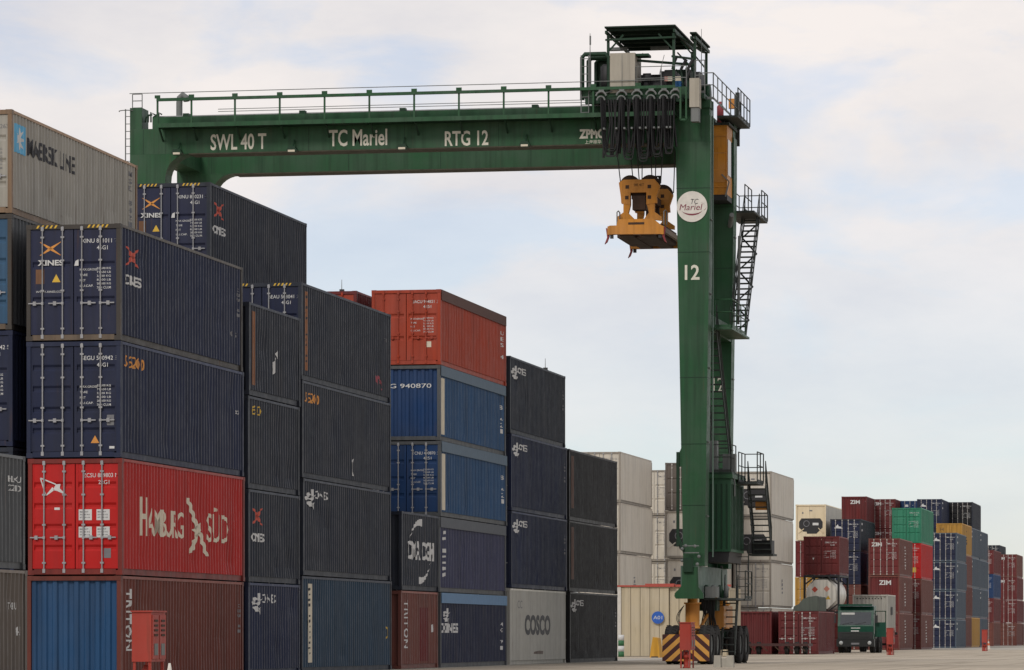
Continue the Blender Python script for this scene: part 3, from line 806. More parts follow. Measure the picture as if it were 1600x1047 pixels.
# ------------------------------------------------------------------ the stacks beyond the crane
def far(px_right, s, tiers, phrase, group, H=HC, det=1, L=L40):
    X, Y = at_depth(px_right, F_PX / s)
    words = ['bottom', 'second', 'third', 'fourth', 'fifth']
    spec = []
    for i, t in enumerate(tiers):
        t = dict(t); t.setdefault('H', H); t.setdefault('L', L)
        look = t.pop('look'); pos = 'top' if i == len(tiers) - 1 else words[i]
        t['label'] = t.pop('label', None) or f'{look}, {pos} of the {phrase}'
        spec.append(t)
    return stack(X, Y, spec, group=group, det=det, jit=0.03)
ID = ('ZIMU 284116 3', '45G1')
C['rframe'] = paint('reefer_frame_paint', (0.27, 0.24, 0.20), rust=0.7, streak=0.5)
RF = 'white refrigerated containers behind the crane'
def reefer_marks(c, H): side_mark(c, ticks(5.0, 0.4, 1.7, 1.1, 4, 6, 0.9), GREYP, flat=True)
def rw(look, **k): return dict(look=look, col='white', front='door', flat=True, name='refrigerated_container', frame='rframe', rods=STEEL, code=ID, printmat=GREYP, **k)
far(969, 27.3, [rw('white refrigerated container'), rw('white refrigerated container', marks=reefer_marks), rw('white refrigerated container'), rw('white refrigerated container')],
    'white stack right behind the black end stack', RF)
far(1052, 24.6, [rw('cream refrigerated container', endcol='cream') for _ in range(4)], 'cream ended stack left of the crane leg', RF)
def rmach(look, **k): return dict(look=look, col='white', endcol='white', front='reefer', flat=True, name='refrigerated_container', frame='rframe', **k)
far(1101, 25.7, [rmach('white refrigerated container'), rmach('white refrigerated container'), rmach('white refrigerated container'), dict(look='taupe container', col='taupe')],
    'narrow stack just behind the crane leg', RF)
far(1137, 24.2, [rw('white refrigerated container') for _ in range(4)], 'white stack mostly hidden behind the crane house', RF)
far(1205, 24.4, [rw('white refrigerated container'), rw('white refrigerated container', marks=lambda c, H: side_mark(c, ticks(5.6, 0.9, 1.9, 1.0, 6, 4, 0.9), GREYP, flat=True)), rmach('white refrigerated container'), rmach('white refrigerated container')],
    'white stack right of the crane stairs', RF)
FR = 'containers stacked in the far block'
ZIMW = lambda c, H: door_mark(c, text2d('ZIM', -1.0, H - 0.62, 0.30, 0.82, 0.03), WHITE)
ZIMP = lambda c, H: door_mark(c, text2d('ZIM', -0.4, H - 0.72, 0.36, 0.95, 0.03), WHITE, y=0.045)
def birdie(c, H):
    door_mark(c, polys2d([[(-0.9, H - 0.72), (-0.62, H - 0.42), (-0.55, H - 0.58), (-0.35, H - 0.62), (-0.3, H - 0.76)]]), WHITE, 'emblem')
    side_mark(c, ticks(0.7, H - 1.0, H - 0.25, 1.1, 5, 3, 0.7), WHITE)
def colmark(c, H): side_mark(c, ticks(4.6, 0.5, H - 0.5, 1.3, 2, 8, 0.6), WHITE)
ID = ('ZIMU 284116 3', '45G1')
# nearer pair with the tank between
def tank_container(X, Y, Z):
    H, L = STD, L20
    c = thing('tank_container', 'white tank container with red hazard diamonds between maroon container and truck', 'tank container', (X - W_C / 2, Y, Z), FR)
    w = W_C / 2; fm = DARK
    for x in (-w + 0.07, w - 0.07):
        for y in (0.07, L - 0.07): share('corner_post', MB().box(x - 0.07, x + 0.07, y - 0.07, y + 0.07, 0, H).mesh('corner_post'), fm, c)
        for z in (0.10, H - 0.06): share('side_rail', MB().box(x - 0.05, x + 0.05, 0.14, L - 0.14, z - 0.06, z + 0.06).mesh('side_rail'), fm, c)
    for y in (0.06, L - 0.06):
        for z in (0.10, H - 0.06): share('end_rail', MB().box(-w + 0.14, w - 0.14, y - 0.05, y + 0.05, z - 0.06, z + 0.06).mesh('end_rail'), fm, c)
        for s in (-1, 1):
            for zz in ((0.16, 0.62), (H - 0.12, H - 0.6)): share('brace', MB().bar((s * (w - 0.14), y, zz[1]), (s * (w - 0.75), y, zz[0]), 0.09).mesh('brace'), fm, c)
    tm = paint('tank_white', (0.74, 0.71, 0.63), 0.4, rust=0.25)
    sh = MB().lathe([(0.12, 0.0), (0.14, 0.5), (0.22, 0.85), (0.40, 1.08), (0.6, 1.12), (L - 0.6, 1.12), (L - 0.4, 1.08), (L - 0.15, 0.5), (L - 0.14, 0.0)], (0, 0, H / 2), 'y', 28)
    share('tank_shell', sh.mesh('tank_shell'), tm, c)
    share('end_skirt', MB().prism([(1.06 * math.cos(R(22.5 + 45 * k)), H / 2 + 1.06 * math.sin(R(22.5 + 45 * k))) for k in range(8)], 0.02, 0.13).mesh('end_skirt'), tm, c)
    for x, z, mt in ((-0.45, 1.62, REDP), (0.35, 1.66, plain('pink_print', (0.6, 0.25, 0.18)))):
        door_mark(c, polys2d([[(x - 0.21, z), (x, z - 0.21), (x + 0.21, z), (x, z + 0.21)]]), mt, 'hazard_diamond', 0.015)
    door_mark(c, polys2d([[(0.28, 0.95), (0.62, 0.95), (0.45, 1.22)]]), YELLOWP, 'warning_triangle', 0.015)
    share('manhole', MB().lathe([(0, 0.0), (0.0, 0.28), (-0.1, 0.28)], (0, L / 2, H - 0.06), 'z', 14).mesh('manhole'), DARK, c)
    return c
XA, YAf = at_depth(1311.7, F_PX / 23.2)
stack(XA, YAf, [dict(label='maroon container on the ground beneath the white tank container', col='maroon', H=STD, L=L20)], group=FR, det=1)
tank_container(XA, YAf, 0.012 + STD + GAP)
cA = container('shipping_container', 'dark maroon container resting on top of the white tank container', XA, YAf + 0.02, 0.012 + 2 * (STD + GAP), 'maroon', L=L20, H=STD, nb=3, code=ID, det=1, group=FR, rods=C['maroon'])
door_mark(cA, polys2d([[(-0.62, 1.15), (-0.48, 1.15), (-0.55, 1.0)]]), WHITE, 'sticker')
far(1290, 19.5, [dict(look='brown container', col='brown'), dict(look='ochre container', col='yellow'), dict(look='maroon container', col='maroon', code=ID),
                 dict(look='cream refrigerated container with black machinery recess', col='white', endcol='cream', front='reefer', frame='cream', flat=True, name='refrigerated_container', label='cream refrigerated container end with black machinery recess beside the white stack')],
    'stack topped by the cream refrigerated one', FR)
far(1345, 19.6, [dict(look='brown container', col='brown'), dict(look='brown container', col='brick'), dict(look='navy container', col='navy2', code=ID, nb=4),
                 dict(look='navy container', col='navy2', side='charcoal', code=ID, nb=4, marks=birdie)], 'navy stack behind the tank container', FR, H=STD)
far(1354, 16.2, [dict(look='maroon container', col='maroon') for _ in range(4)] + [dict(look='maroon container', col='maroon', front='panel', marks=ZIMP)], 'tall maroon stack with a plain lettered end', FR)
far(1399, 15.9, [dict(look='maroon container', col='maroon', code=ID, marks=ZIMW, nb=4) for _ in range(5)], 'tall maroon door stack left of green', FR)
far(1405.5, 20.0, [dict(look='maroon container', col='maroon', side='brick', marks=colmark), dict(look='maroon container with plain lettered end', col='maroon', side='brick', front='panel', marks=lambda c, H: (ZIMP(c, H), colmark(c, H))),
                   dict(look='maroon container', col='maroon', side='brick', code=ID, nb=4, marks=lambda c, H: (ZIMW(c, H), colmark(c, H)))], 'three high maroon stack behind the truck', FR)
far(1445, 15.7, [dict(look='brown container', col='brown') for _ in range(4)] + [dict(look='royal blue container', col='royal', marks=lambda c, H: door_mark(c, polys2d([[(-0.85, H - 0.6), (-0.45, H - 0.6), (-0.45, H - 0.4), (-0.7, H - 0.36)]]), WHITE, 'emblem'))], 'blue topped stack behind the green container', FR)
far(1439.4, 19.0, [dict(look='maroon container', col='maroon', side='brick', code=ID, nb=4, marks=colmark), dict(look='maroon container', col='maroon', side='brick', code=ID, nb=4),
                   dict(look='bright red container', col='red', code=ID, nb=3, marks=lambda c, H: door_mark(c, polys2d([[(0.3, 0.5), (0.8, 0.5), (0.8, 0.9), (0.3, 0.9)]]), YELLOWP, 'sticker')),
                   dict(look='sea green container', col='green', code=ID, nb=3, label='sea green container standing on the bright red one, only green one', rods=C['green'])], 'stack topped by the sea green one', FR)
far(1472, 15.9, [dict(look='charcoal container', col='charcoal', code=ID) for _ in range(4)] + [dict(look='charcoal container', col='charnavy', code=ID, nb=4, marks=birdie)], 'tall dark stack behind the green container', FR)
far(1519.4, 15.55, [dict(look='charcoal container', col='charcoal', code=ID) for _ in range(4)] + [dict(look='charcoal container', col='black', side='charcoal', code=ID, nb=4)], 'highest dark stack at the far right', FR)
far(1494.6, 17.3, [dict(look='navy container', col='navy2', side='greyblue', code=ID, nb=4, marks=birdie) for _ in range(4)], 'navy stack under the ochre container', FR, H=STD)
far(1504, 16.7, [dict(look='brick brown container', col='brick'), dict(look='brick brown container', col='brown'), dict(look='brick brown container', col='brick'), dict(look='ochre container', col='yellow', nb=2, rods=C['yellow'], marks=lambda c, H: (side_mark(c, ticks(5.0, 0.7, 2.4, 1.2, 7, 6, 0.9), BLACKP), door_mark(c, text2d('H', -0.85, H - 0.7, 0.3, 0.3), BLACKP)))],
    'stack topped by the ochre one', FR)
far(1518, 16.1, [dict(look='ochre container', col='yellow')] + [dict(look='grey blue container', col='greyblue', marks=birdie) for _ in range(3)], 'grey blue stack standing on an ochre one', FR)
far(1531.5, 15.55, [dict(look='grey blue container', col='greyblue', marks=birdie if i % 2 else None) for i in range(4)], 'rearmost grey blue stack', FR)
far(1552.5, 14.4, [dict(look='brick brown container', col='brick'), dict(look='maroon container', col='maroon', code=ID), dict(look='royal blue container', col='royal', code=ID), dict(look='maroon container', col='maroon', code=ID)],
    'narrow strip of stack right of grey blue', FR, H=STD)
far(1589, 13.7, [dict(look='brick brown container', col='brick', code=ID, nb=4), dict(look='maroon container', col='maroon', code=ID, nb=4), dict(look='maroon container', col='maroon', code=ID, nb=4, marks=ZIMW), dict(look='maroon container', col='maroon', side='brick', code=ID, nb=4, marks=ZIMW)],
    'maroon stack at the right edge', FR, H=STD)
far(1562.5, 11.9, [dict(look='charcoal container', col='charcoal', code=ID) for _ in range(5)], 'farthest dark stack above maroon', FR, H=STD)
far(1613, 13.2, [dict(look='brown container', col='brick'), dict(look='brown container', col='brown')], 'low brown stack at the right border', FR, H=STD)
# two maroon boxes on the ground in front of the far block
GR = 'maroon containers on the ground behind the crane'
XG1, YG1 = at_depth(1279, F_PX / 25.9)
stack(XG1, YG1, [dict(label='maroon container with locking rods on the ground left of the truck', col='maroon', H=STD, L=9.125, nb=4, code=ID, rods=LROD)], group=GR, det=2)
stack(XG1 - 2.86, YG1 + 0.15, [dict(label='maroon container with plain end on the ground behind the crane wheels', col='maroon', front='panel', H=STD, L=9.125)], group=GR, det=2)
pad('container_pad', at_depth(1300, 300)[0] - 30, at_depth(1420, 330)[0] + 45, 318, 520)
# ------------------------------------------------------------------ the rubber tyred gantry crane
GREEN = paint('crane_green', (0.017, 0.078, 0.030), 0.45, rust=0.3, streak=0.75, fade=0.5)
DGREEN = paint('crane_dark_green', (0.009, 0.038, 0.018), 0.5, rust=0.15)
GALV = paint('grey_galvanised', (0.16, 0.17, 0.165), 0.55, rust=0.4)
AMBER = paint('amber_paint', (0.52, 0.21, 0.022), 0.45, rust=0.3, streak=0.55)
TAN = paint('tan_cabinet', (0.36, 0.33, 0.27), 0.6, rust=0.3)
REDBOX = paint('red_cabinet_paint', (0.33, 0.038, 0.024), 0.5, rust=0.3, streak=0.3)
BROWNS = paint('grimy_brown_steel', (0.055, 0.028, 0.016), 0.7, rust=0.6)
CABLE = plain('black_cable', (0.010, 0.010, 0.011), 0.6)
CONC = plain('block_concrete', (0.38, 0.36, 0.31), 0.9)
GLASS = plain('dark_glass', (0.015, 0.02, 0.022), 0.08, spec=0.8)
YN, TH, YFAR = 154.7, 0.95, 161.75                          # front face of the near frame, its depth, front face of the far frame
XL = at_row(203, 0, YN)[0]; XR = at_row(1110, 0, YN)[0]       # outer faces of the left and right legs
XLi = at_row(258, 0, YN)[0]; XRi = at_row(1056, 0, YN)[0]
ZB, ZT, ZS = 20.42, 21.44, 3.85                              # beam underside, beam top, top of the sill beam
crane = thing('gantry_crane', 'tall green gantry crane on rubber tyres straddling the container block', 'crane', ((XL + XR) / 2, YN + 4, 0))
def arc(cx, cz, r, a0, a1, n=7): return [(cx + r * math.cos(R(a0 + (a1 - a0) * k / n)), cz + r * math.sin(R(a0 + (a1 - a0) * k / n))) for k in range(n + 1)]
RX0, RX1 = at_row(1067.5, 0, YN)[0], at_row(1101, 0, YN)[0]   # right leg at its foot
for Y0 in (YN, YFAR):
    b = MB(); b.box(XL, XR, Y0, Y0 + TH, ZB, ZT)
    beam = b.build('main_beam', GREEN, crane)
    MB().box(XLi + 1.0, XRi - 0.42, Y0 - 0.05, Y0 + TH + 0.05, ZB - 0.045, ZB - 0.003).build('bottom_flange', paint('grimy_flange', (0.06, 0.055, 0.035), 0.7, rust=0.6), beam)
    MB().box(XL + 0.9, XR - 0.05, Y0 + 0.12, Y0 + TH - 0.12, ZT + 0.002, ZT + 0.48).build('rail_girder', GREEN, beam)
    MB().box(XL + 0.9, XR - 0.05, Y0 + 0.42, Y0 + 0.52, ZT + 0.483, ZT + 0.56).build('trolley_rail', STEEL, beam)
    rb = MB()
    for k in range(26):
        x = XL + 1.6 + k * 0.86; rb.box(x, x + 0.03, Y0 + 0.06, Y0 + 0.118, ZT + 0.002, ZT + 0.2)
    o = rb.build('stiffener_ribs', DGREEN, beam); o['kind'] = 'stuff'
    for x in (XL + 0.55, XLi + 0.02, XLi + 2.2, XLi + 5.9, XLi + 9.8, XLi + 13.6, XLi + 17.3, XR - 1.5):
        MB().box(x, x + 0.02, Y0 - 0.004, Y0 + 0.001, ZB + 0.01, ZT - 0.01).build('weld_seam', DGREEN, beam)
    # left leg with a rounded inner corner
    r = 1.0
    poly = [(XL, ZS), (XL + 0.85, ZS), (XLi, ZB - r)] + [(x, z) for x, z in arc(XLi + r, ZB - r, r, 180, 90, 8)][1:] + [(XL, ZB - 0.002)]
    poly = [(x, min(z, ZB - 0.002)) for x, z in poly]
    MB().prism(poly, Y0 + 0.002, Y0 + TH - 0.002).build('leg', GREEN, crane)
    # right leg, tapering to its foot
    r = 0.4
    poly = [(RX0, ZS), (RX1, ZS), (XR, ZB - 0.6), (XR, ZB - 0.002), (XRi - r, ZB - 0.002)] + [(x, min(z, ZB - 0.002)) for x, z in arc(XRi - r, ZB - r - 0.002, r, 90, 0, 5)][1:]
    leg = MB().prism(poly, Y0 + 0.002, Y0 + TH - 0.002).build('leg', GREEN, crane)
    # upper end of the right leg carries on above the beam
    MB().box(XR - 1.0, XR, Y0 + 0.003, Y0 + TH - 0.003, ZT + 0.305, ZT + 0.62).build('end_stop', GREEN, crane)
    MB().box(XL, XL + 0.5, Y0 + 0.003, Y0 + TH - 0.003, ZT + 0.002, ZT + 0.86).build('end_stop', GREEN, crane)
    for k, z in enumerate((18.6, 16.1, 11.2, 8.6, 6.2)):
        f_ = (z - ZS) / (ZB - 0.6 - ZS); xa = RX0 + (XRi - RX0) * f_; xb = RX1 + (XR - RX1) * f_
        MB().box(xa - 0.004, xb + 0.004, Y0 - 0.006, Y0 + TH + 0.004, z, z + 0.025).build('plate_joint', DGREEN, leg)
    for k in range(5):
        z = 17.4 - k * 2.9; f_ = (z - ZS) / (ZB - 0.6 - ZS); xb = RX1 + (XR - RX1) * f_
        MB().bar((xb + 0.03, Y0 + 0.25, z), (xb + 0.03, Y0 + 0.65, z), 0.05).build('step_iron', GALV, leg)
# ties between the two frames
for (x0, x1, z0, z1) in ((XL + 0.1, XL + 1.0, ZB + 0.1, ZT - 0.1), (XR - 1.35, XR - 0.95, ZB + 0.1, ZT - 0.1), (XR - 1.05, XR - 0.12, 13.1, 13.75), (XL + 0.1, XL + 0.9, 13.1, 13.75)):
    MB().box(x0, x1, YN + TH, YFAR, z0, z1).build('cross_tie', GREEN, crane)
SILL = paint('sill_grey_green', (0.10, 0.155, 0.125), 0.5, rust=0.3)  # paler than the crane green: grazing sky sheen put into the colour
for (x0, x1) in ((RX0 - 0.05, RX1 - 0.22), (XL - 0.02, XL + 0.95)):
    MB().box(x0, x1, YN - 0.35, YFAR + TH + 0.35, 2.62, ZS - 0.003).build('sill_beam', SILL, crane)
# foot plates on the near right corner
fx = (RX0 + RX1) / 2 - 0.08
for Yc in (YN + 0.45, YFAR + 0.45):
    MB().prism([(fx - 0.30, 3.80), (fx + 0.30, 3.80), (fx + 0.33, 3.0), (fx + 0.52, 2.76), (fx + 0.52, 2.56), (fx - 0.56, 2.56), (fx - 0.62, 2.66), (fx - 0.60, 2.78), (fx - 0.33, 3.05)], Yc - 0.95, Yc - 0.83).build('foot_plate', GREEN, crane)
    MB().box(fx - 0.26, fx + 0.12, Yc - 1.08, Yc - 0.955, 3.6, 4.15).build('junction_box', DGREEN, crane)
    lm = MB()
    for dx, dz in ((-0.3, 4.5), (-0.16, 4.62), (0.2, 4.6), (0.36, 4.2), (-0.3, 4.05), (0.3, 3.9)): lm.lathe([(-0.1, 0.0), (-0.1, 0.07), (0, 0.05), (0, 0)], (fx + dx, Yc - 0.95, dz), 'y', 10)
    for dz in (4.62, 4.35): lm.bar((fx - 0.3, Yc - 0.9, dz), (fx + 0.34, Yc - 0.9, dz), 0.04)
    lm.build('signal_lamps', GALV, crane)['kind'] = 'stuff'
# wheel trucks
def tyre_meshes():
    prof = [(-0.22, 0.40), (-0.25, 0.55), (-0.24, 0.68), (-0.18, 0.745), (-0.06, 0.75), (-0.05, 0.735), (0.05, 0.735), (0.06, 0.75), (0.18, 0.745), (0.24, 0.68), (0.25, 0.55), (0.22, 0.40)]
    t = MB().lathe(prof, (0, 0, 0), 'x', 28)
    for k in range(28):
        a = 6.28318 * k / 28; c_, s_ = math.cos(a), math.sin(a)
        for sg in (-1, 1):
            p = Vector((sg * 0.14, 0.755 * c_, 0.755 * s_)); t.bar(p - Vector((0.07, -0.03 * s_, 0.03 * c_)), p + Vector((0.07, -0.03 * s_, 0.03 * c_)), 0.05, 0.03)
    rm = MB().lathe([(-0.10, 0.0), (-0.10, 0.22), (-0.16, 0.25), (-0.19, 0.41), (0.19, 0.41), (0.16, 0.25), (0.10, 0.22), (0.10, 0.0)], (0, 0, 0), 'x', 18)
    return t.mesh('tyre'), rm.mesh('rim')
TY, RM = tyre_meshes()
DUST = paint('dusty_rubber', (0.030, 0.029, 0.028), 0.9, rust=0.0, spec=0.2)
def wheel(parent, x, y, z=0.76, sc=1.0):
    w = share('wheel', RM, GALV, parent); t = share('tyre', TY, DUST, w)
    o = ORG[root_of(parent).name]
    w.location = (x - o[0], y - o[1], z * sc - o[2]); w.scale = (sc, sc, sc)
    return w
def hazard_board(parent, x0, x1, y, z0, z1):
    base = MB().box(x0, x1, y, y + 0.05, z0, z1).build('hazard_board', plain('hazard_dark', (0.05, 0.010, 0.010), 0.6), parent)
    xm = (x0 + x1) / 2; H = z1 - z0; m = MB()
    n = 5; step = (H + (xm - x0)) / 4.4
    for sg in (-1, 1):
        for k in range(-1, n):
            # slanting stripe clipped to its half of the board
            zc = z0 - 0.35 + k * step
            poly = []
            w = step * 0.5; half = xm - x0
            pts = [(0, zc - half * 0.45), (half, zc + half * 0.45), (half, zc + half * 0.45 + w), (0, zc - half * 0.45 + w)]
            bmx = bmesh.new(); f = bmx.faces.new([bmx.verts.new((a, 0, b)) for a, b in pts])
            for co, no in (((0, 0, z1), (0, 0, 1)), ((0, 0, z0), (0, 0, -1))):
                bmesh.ops.bisect_plane(bmx, geom=bmx.verts[:] + bmx.edges[:] + bmx.faces[:], plane_co=co, plane_no=no, clear_outer=True)
            for fc in bmx.faces:
                q = [(v.co.x, v.co.z) for v in fc.verts]
                if len(q) > 2:
                    s_ = MB().raw([((x0 + 0.004 + a * 0.995 if sg < 0 else x1 - 0.004 - a * 0.995), y - 0.004, b) for a, b in q], [tuple(range(len(q)))])
                    s_.build('stripe', plain('hazard_yellow', (0.60, 0.30, 0.06), 0.6), base)
            bmx.free()
def bogie(xc, yc, board):
    bx = MB().box(xc - 0.30, xc + 0.30, yc - 1.6, yc + 1.6, 1.0, 1.32).build('bogie_frame', AMBER if board else DGREEN, crane)
    MB().box(xc - 0.2, xc + 0.2, yc - 0.9, yc + 0.9, 0.55, 1.0).build('axle_housing', BROWNS, bx)
    MB().lathe([(1.33, 0.0), (1.33, 0.40), (1.42, 0.40), (1.42, 0.30), (1.5, 0.28), (2.35, 0.28), (2.36, 0.34), (2.42, 0.34), (2.42, 0.2), (2.62, 0.2)], (xc, yc, 0), 'z', 20).build('swivel_drum', AMBER, crane)
    MB().box(xc - 0.46, xc + 0.42, yc - 0.6, yc + 0.6, 1.34, 1.40).build('bogie_cap', BROWNS, crane)
    for dx in (-0.66, 0.68):
        for dy in (-0.88, 0.88): wheel(crane, xc + dx, yc + dy)
    if board:
        hazard_board(crane, xc - 0.92, xc + 0.92, yc - 1.85, 0.13, 1.17)
        h = MB()
        for k in range(3): h.tube([(xc - 0.28 - 0.20 * math.sin(math.pi * j / 10) - 0.05 * k * math.sin(math.pi * j / 10), yc - 0.35, 2.3 - 0.1 * j) for j in range(11)], 0.014, 6)
        h.build('hose', CABLE, crane)['kind'] = 'stuff'
bxr = fx - 0.04
bogie(bxr, YN + 0.45, True); bogie(bxr + 0.22, YFAR + 0.45, False)
bogie(XL + 0.45, YN + 0.45, True); bogie(XL + 0.45, YFAR + 0.45, False)
# wheel trucks' drives between the corners
MB().box(bxr + 0.35, bxr + 0.95, YN + 2.6, YFAR - 1.8, 1.45, 2.3).build('drive_motor', AMBER, crane)
MB().box(bxr + 0.1, bxr + 0.8, YN + 1.6, YN + 2.5, 2.1, 2.58).build('hydraulic_unit', DGREEN, crane)
hz = MB()
for k in range(9): hz.tube([(bxr + 0.2 + 0.07 * k, YN + 1.4, 2.6), (bxr + 0.3 + 0.05 * k, YN + 1.5, 2.0 - 0.05 * (k % 3)), (bxr + 0.15 + 0.08 * k, YN + 1.7, 1.4)], 0.03, 6)
hz.build('hose_bundle', CABLE, crane)['kind'] = 'stuff'
for k in range(4):
    MB().lathe([(0, 0), (0, 0.09), (0.45, 0.09), (0.5, 0.04), (0.5, 0)], (bxr + 0.45 + 0.22 * k, YN + 1.15 + 0.35 * k, 2.62), 'z', 12).build('accumulator', GALV if k % 2 else DGREEN, crane)
MB().box(bxr + 0.42, bxr + 0.95, YN + 1.0, YN + 1.25, 2.62, 3.05).build('valve_box', GALV, crane)
MB().bar((bxr + 0.2, YN + 1.1, 1.4), (bxr + 0.75, YN + 2.0, 2.6), 0.09).build('bogie_strut', AMBER, crane)
MB().bar((bxr + 0.1, YFAR - 1.2, 2.55), (bxr + 0.7, YFAR - 2.2, 1.45), 0.09).build('bogie_strut', BROWNS, crane)
# electrical house between the right legs
ehx1 = at_row(1142, 0, 157.0)[0]; eh0 = ehx1 - 1.5
EHY0, EHY1, EHZ0, EHZ1 = 157.0, 161.0, 4.45, 7.35
house = MB().box(eh0, ehx1, EHY0, EHY1, EHZ0, EHZ1).build('electrical_house', paint('house_green', (0.022, 0.088, 0.042), 0.5, rust=0.2), crane)
for k in range(7):
    x = eh0 + 0.08 + k * 0.205; MB().box(x, x + 0.06, EHY0 - 0.03, EHY0 + 0.001, EHZ0 + 0.1, EHZ1 - 0.22).build('panel_rib', DGREEN, house)
for k in range(9):
    y = EHY0 + 0.2 + k * 0.43; MB().box(ehx1 - 0.001, ehx1 + 0.03, y, y + 0.08, EHZ0 + 0.1, EHZ1 - 0.22).build('panel_rib', DGREEN, house)
MB().box(eh0 - 0.08, ehx1 + 0.08, EHY0 - 0.1, EHY1 + 0.08, EHZ1 + 0.002, EHZ1 + 0.16).build('house_roof', GREEN, house)
MB().prism([(eh0 + 0.1, EHZ0 - 0.002), (ehx1 - 0.06, EHZ0 - 0.002), (ehx1 - 0.12, EHZ0 - 0.42), (eh0 + 0.2, EHZ0 - 0.42)], EHY0 + 0.08, EHY1 - 0.08).build('house_cradle', DARK, house)
MB().tube([(ehx1 + 0.05, EHY0 + 0.5, EHZ1 + 0.1), (ehx1 + 0.09, EHY0 + 0.45, EHZ1 - 0.2), (ehx1 + 0.09, EHY0 + 0.45, EHZ1 - 0.7)], 0.035, 8).build('drain_pipe', GALV, house)
# railings, stairs, ladders
RAIL = paint('railing_green', (0.030, 0.075, 0.045), 0.5, rust=0.3)
def railing(parent, pts, h=1.1, posts=1.2, mat=None, r=0.022):
    m = MB(); pts = [Vector(p) for p in pts]
    for a, b in zip(pts[:-1], pts[1:]):
        for hh in (h, h * 0.55): m.tube([a + Vector((0, 0, hh)), b + Vector((0, 0, hh))], r, 6)
        m.bar(a + Vector((0, 0, 0.06)), b + Vector((0, 0, 0.06)), 0.012, 0.1)
        n = max(1, int((b - a).length / posts + 0.5))
        for k in range(n + 1):
            p = a.lerp(b, k / n); m.tube([p, p + Vector((0, 0, h))], r * 1.15, 6)
    return m.build('railing', mat or RAIL, parent)
def stairs(parent, top, bot, width, n, mat=None, rails=True):
    """flight between two points, treads across x"""
    top, bot = Vector(top), Vector(bot); mt = mat or RAIL
    for s in (-0.5, 0.5):
        o = Vector((s * width, 0, 0)); MB().bar(top + o, bot + o, 0.035, 0.13).build('stair_stringer', mt, parent)
    for k in range(n):
        p = top.lerp(bot, (k + 0.5) / n)
        MB().box(p.x - width / 2, p.x + width / 2, p.y - 0.12, p.y + 0.12, p.z - 0.025, p.z + 0.025).build('stair_tread', mt, parent)
    if rails:
        for s in (-0.5, 0.5):
            o = Vector((s * width, 0, 0)); m = MB()
            for hh in (1.0, 0.55): m.tube([top + o + Vector((0, 0, hh)), bot + o + Vector((0, 0, hh))], 0.022, 6)
            for k in range(6):
                p = top.lerp(bot, k / 5) + o; m.tube([p, p + Vector((0, 0, 1.0))], 0.02, 6)
            m.build('stair_handrail', mt, parent)
def deck(parent, x0, x1, y0, y1, z, mat=None): return MB().box(x0, x1, y0, y1, z - 0.08, z).build('deck', mat or RAIL, parent)
DK = paint('dark_stair_steel', (0.036, 0.044, 0.040), 0.6, rust=0.3)
# top flight on the far right leg
sx = at_row(1177, 0, 166.0)[0]
pz = 18.55
deck(crane, sx - 0.75, sx + 0.45, 165.2, 167.2, pz, DK)
railing(crane, [(sx - 0.75, 165.2, pz), (sx - 0.75, 167.2, pz), (sx + 0.45, 167.2, pz), (sx + 0.45, 165.2, pz)], mat=DK)
deck(crane, XR - 0.9, sx + 0.45, YFAR + TH, 165.19, pz, DK)
railing(crane, [(XR + 0.3, YFAR + TH + 0.2, pz), (XR + 0.3, 165.1, pz)], mat=DK)
bx_ = at_row(1152, 0, 161.0)[0]
stairs(crane, (sx + 0.05, 165.2, pz - 0.05), (bx_ + 0.1, 160.6, 13.3), 0.62, 22, DK)
brc = MB()
for k in range(7):
    a = Vector((sx + 0.40, 165.2, pz - 0.2)).lerp(Vector((bx_ + 0.45, 160.6, 13.2)), k / 7); b = Vector((sx - 0.28, 165.2, pz - 0.2)).lerp(Vector((bx_ - 0.25, 160.6, 13.2)), (k + 1) / 7)
    if k % 2: a, b = Vector((sx - 0.28, 165.2, pz - 0.2)).lerp(Vector((bx_ - 0.25, 160.6, 13.2)), k / 7), Vector((sx + 0.40, 165.2, pz - 0.2)).lerp(Vector((bx_ + 0.45, 160.6, 13.2)), (k + 1) / 7)
    brc.bar(a, b, 0.05)
brc.build('stair_bracing', DK, crane)
MB().tube([(XR + 0.02, YFAR - 0.8, 18.2), (sx - 0.7, 163.0, 17.3), (sx - 0.62, 163.0, 16.6)], 0.10, 10).build('conduit', GALV, crane)
MB().tube([(XR + 0.25, YFAR - 0.2, 17.4), (XR + 0.2, YFAR - 0.2, 13.8)], 0.06, 8).build('conduit', GALV, crane)
# middle platform on the cross tie
deck(crane, XR - 0.11, bx_ + 0.45, YN + TH + 0.3, 161.4, 13.25, GREEN)
railing(crane, [(XR + 0.0, YN + TH + 0.3, 13.25), (bx_ + 0.45, YN + TH + 0.3, 13.25), (bx_ + 0.45, 160.0, 13.25)], mat=GREEN)
